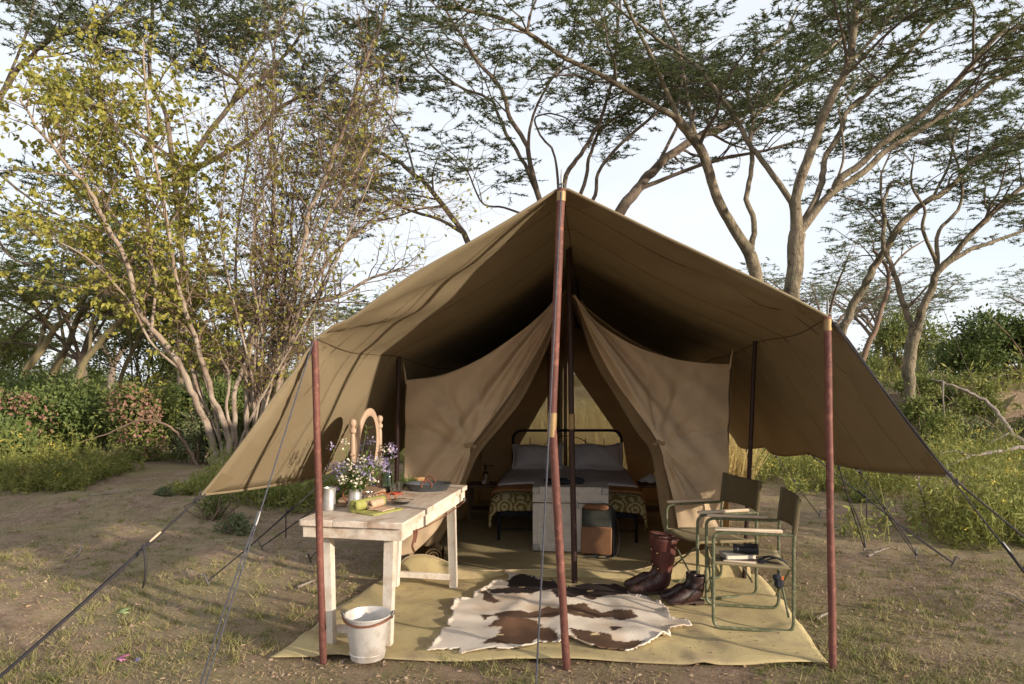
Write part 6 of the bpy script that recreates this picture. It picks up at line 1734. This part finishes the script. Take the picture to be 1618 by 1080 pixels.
# bedside stools
def stool(label, loc, rz):
    o = root('bedside_stool', label, 'stool', loc, rz, group='wooden bedside stools')
    mb = MB(); mb.box((0, 0, .40), (.36, .30, .03), bev=.004); mb.build('top', M['stool'], o, local=True)
    for sx in (-1, 1):
        for sy in (-1, 1):
            mb = MB(); mb.box((sx * .155, sy * .12, .195), (.032, .032, .385), bev=.003); mb.build('leg', M['stool'], o, local=True)
    mb = MB(); mb.box((0, 0, .13), (.30, .27, .025), bev=.003); mb.build('shelf', M['stool'], o, local=True)
stool('wooden bedside stool left of the bed with a bottle on it', (-.30, 7.55, .028), -.08)
stool('wooden bedside stool right of the bed with tissues on it', (1.56, 7.55, .028), -.08)
sb = root('soda_siphon', 'glass soda bottle with a dark spout on the left bedside stool', 'bottle', (-.29, 7.5, .445))
mb = MB(); mb.lathe([(.035, 0), (.038, .01), (.038, .09), (.028, .12), (.012, .145), (.012, .16), (0, .16)], 16); mb.build('body', M['glass'], sb, local=True)
mb = MB(); mb.lathe([(.014, .155), (.016, .17), (.012, .2), (0, .21)], 10); mb.tube(smooth_path([(0, 0, .19), (.06, 0, .2), (.09, 0, .19)], 6), .006, 6); mb.tube([(0, 0, .19), (-.02, 0, .225)], .005, 6); mb.build('spout', M['black'], sb, local=True)
tb = root('tissue_bundle', 'crumpled white tissues on the right bedside stool', 'tissues', (1.52, 7.5, .445))
rng = np.random.default_rng(9); G = []
for i in range(14):
    r_ = .10 * i / 13
    G.append([(r_ * math.cos(t) * 1.3, r_ * math.sin(t), .02 + .07 * (1 - i / 13) + .025 * rng.random()) for t in np.linspace(0, 2 * math.pi, 25)[:-1]])
mb = MB(); mb.grid(np.array(G), wrap=True); mb.build('paper', M['tissue'], tb, local=True, auto=False)
wb = root('water_bottle', 'small glass bottle behind the tissues', 'bottle', (1.60, 7.6, .445))
mb = MB(); mb.lathe([(.03, 0), (.032, .01), (.032, .1), (.012, .14), (.012, .17), (0, .17)], 14); mb.build('body', M['glass'], wb, local=True)
mb = MB(); mb.lathe([(.014, .165), (.016, .18), (.012, .2), (0, .205)], 10); mb.build('cap', M['rust'], wb, local=True)
# rolled rug just inside the door
rr0 = root('rolled_rug', 'rolled striped rug lying just inside the left of the door', 'rug', (-.66, 5.75, .030), .12)
th = np.linspace(0, 6 * math.pi, 70); prof = [((.012 + .075 * t / th[-1]) * math.cos(t), .085 + (.012 + .075 * t / th[-1]) * math.sin(t)) for t in th]
mb = MB(); mb.grid(np.array([[(x, y, z) for x, z in prof] for y in np.linspace(-.14, .26, 8)])); mb.build('pile', mk('striped_rug', (.20, .14, .07), (.10, .07, .04), scale=9, stretch=(0, 6, 0), rough=1, bump=.4), rr0, local=True, solid=.012, auto=False)

# ------------------------------------------------------------------ small things on the ground
def petal(name, label, cat, px, py, L, W, mat, rz):
    p = gnd(px, py); p[2] = float(gz(p[0], p[1])) + .008
    v, f, nv = leaves(np.array([p, p + [.004, .006, .004], p + [-.004, .004, .006]]), np.array([[math.cos(rz), math.sin(rz), .1], [math.cos(rz + .7), math.sin(rz + .7), .2], [math.cos(rz - .5), math.sin(rz - .5), .05]]), np.array([[0, .2, 1.], [.2, 0, 1], [0, 0, 1]]), L, W, 'broad')
    o = mesh_np(name, v, [f], mat, var=np.full(len(v), .5)); m = o.modifiers.new('thickness', 'SOLIDIFY'); m.thickness = .002
    tagit(o, label, cat)
petal('fallen_leaf', 'pale green leaf on the bare ground left of the mat', 'leaf', 186, 966, .08, .03, mk('pale_green', (.30, .38, .16), rough=.7), .2)
petal('fallen_blossom', 'pink fallen blossom on the ground', 'blossom', 184, 1029, .07, .02, M['petalpink'], -.1)
petal('fallen_blossom', 'purple fallen blossom right of the pink one', 'blossom', 213, 1036, .04, .03, M['petalp'], .5)
def stick(label, pts, r, mat='deadwood', d=None, name='dead_branch', cat='branch', group=None, sub=()):
    o = root(name, label, cat, pts[0], group=group)
    mb = MB(); P = smooth_path(pts, max(8, 5 * len(pts))); P[1:-1] += RNG.normal(size=(len(P) - 2, 3)) * r * .25
    mb.tube(P, np.linspace(r, r * .35, len(P)) * (1 + .1 * RNG.normal(size=len(P))), 8); mb.build('limb', M[mat], o)
    for s in sub:
        mb = MB(); P = smooth_path(s, 10); mb.tube(P, np.linspace(r * .45, r * .12, 10), 6); mb.build('twig', M[mat], o)
def g3(px, py, d): return at(px, py, d)
stick('bleached fallen branch arching before the thicket', [g3(1680, 725, 13.5), g3(1610, 695, 13.8), g3(1588, 668, 14), g3(1565, 640, 14.2), g3(1535, 622, 14.3), g3(1500, 607, 14.4), g3(1471, 599, 14.6)], .052,
      sub=[[g3(1597, 682, 13.9), g3(1565, 700, 13.8), g3(1545, 715, 13.6)], [g3(1490, 603, 14.4), g3(1490, 630, 14.3), g3(1493, 660, 14.2)]])
stick('grey fallen branch lying low at the right, pointing at the fly sheet tip', [g3(1690, 700, 11.5), g3(1618, 706, 11.4), g3(1570, 714, 11.3), g3(1530, 722, 11.2), g3(1490, 738, 11.0)], .04,
      sub=[[g3(1530, 720, 11.2), g3(1510, 712, 11.2), g3(1485, 716, 11.2)], [g3(1520, 726, 11.1), g3(1500, 735, 11.0), g3(1470, 738, 10.9)]])
stick('thin dead shrub standing among the weeds right of the ropes', [gnd(1465, 815) - [0, 0, .03], g3(1457, 780, 7.6), g3(1450, 757, 7.6), g3(1462, 735, 7.6)], .02,
      sub=[[g3(1452, 765, 7.6), g3(1440, 750, 7.6), g3(1428, 740, 7.6)], [g3(1455, 775, 7.6), g3(1465, 762, 7.5), g3(1472, 745, 7.5)]])
stick('bent dry stem arching before the bushes on the left', [g3(312, 735, 12), g3(285, 690, 11.9), g3(255, 668, 11.8), g3(215, 665, 11.8), g3(170, 685, 11.8), g3(120, 700, 11.8)], .025, 'twigbrown',
      sub=[[g3(255, 668, 11.8), g3(235, 650, 11.8), g3(200, 645, 11.8)]])
for k, (a_, b_, lab) in enumerate((((140, 785), (255, 777), 'long dry stick lying by the path on the left'), ((128, 868), (105, 893), 'short twig on the bare earth at the left'), ((1625, 955), (1575, 940), 'twig on the earth at the right edge'), ((1290, 980), (1322, 970), 'pale twig beside the right pole'), ((1372, 885), (1405, 870), 'bleached stick in front of the weeds on the right'), ((470, 930), (500, 918), 'pale twig left of the mat behind the left pole'))):
    A = gnd(*a_); B_ = gnd(*b_); A[2] = float(gz(A[0], A[1])) + .012; B_[2] = float(gz(B_[0], B_[1])) + .012; m_ = (A + B_) / 2 + np.array([.03, .02, .01])
    stick(lab, [A, m_, B_], .009, group='twigs on the ground')

# ------------------------------------------------------------------ fittings hang under the part that carries them
CARRIED = {'hem': 'canopy', 'reinforcing_patch': 'canopy', 'seam': 'canopy', 'grommet': 'canopy', 'edge_rope': 'canopy', 'slider': 'cord', 'knot': 'cord', 'rope_tail': 'cord', 'sleeve': 'shaft', 'spike': 'shaft',
           'back_board': 'oval_frame', 'glass': 'oval_frame', 'headboard_rods': 'headboard', 'buckle': 'strap', 'strap_end': 'strap', 'laces': 'shaft', 'pull_tab': 'shaft', 'top_binding': 'shaft',
           'foot_ring': 'pail', 'ear': 'pail', 'corner_plate': 'box', 'batten': 'box', 'hasp': 'lid', 'rivet': 'side_frame', 'back_sleeve': 'backrest', 'edge': 'cloth', 'frill': 'cushion', 'window_screen': 'back_wall',
           'sill_piping': 'sill', 'tag': 'bag'}
plain = lambda o: o.name.split('.')[0]
for r in [o for o in SC.objects if o.parent is None and o.type == 'EMPTY']:
    kids = list(r.children); host = {}
    for k in kids:
        if plain(k) in CARRIED.values(): host.setdefault(plain(k), []).append(k)
    used = {}
    for k in kids:
        h = CARRIED.get(plain(k))
        if h in host:
            hs = host[h]; n_ = used.get(plain(k), 0); used[plain(k)] = n_ + 1
            per_ = max(1, len([q for q in kids if plain(q) == plain(k)]) // len(hs))
            k.parent = hs[min(len(hs) - 1, n_ // per_)]
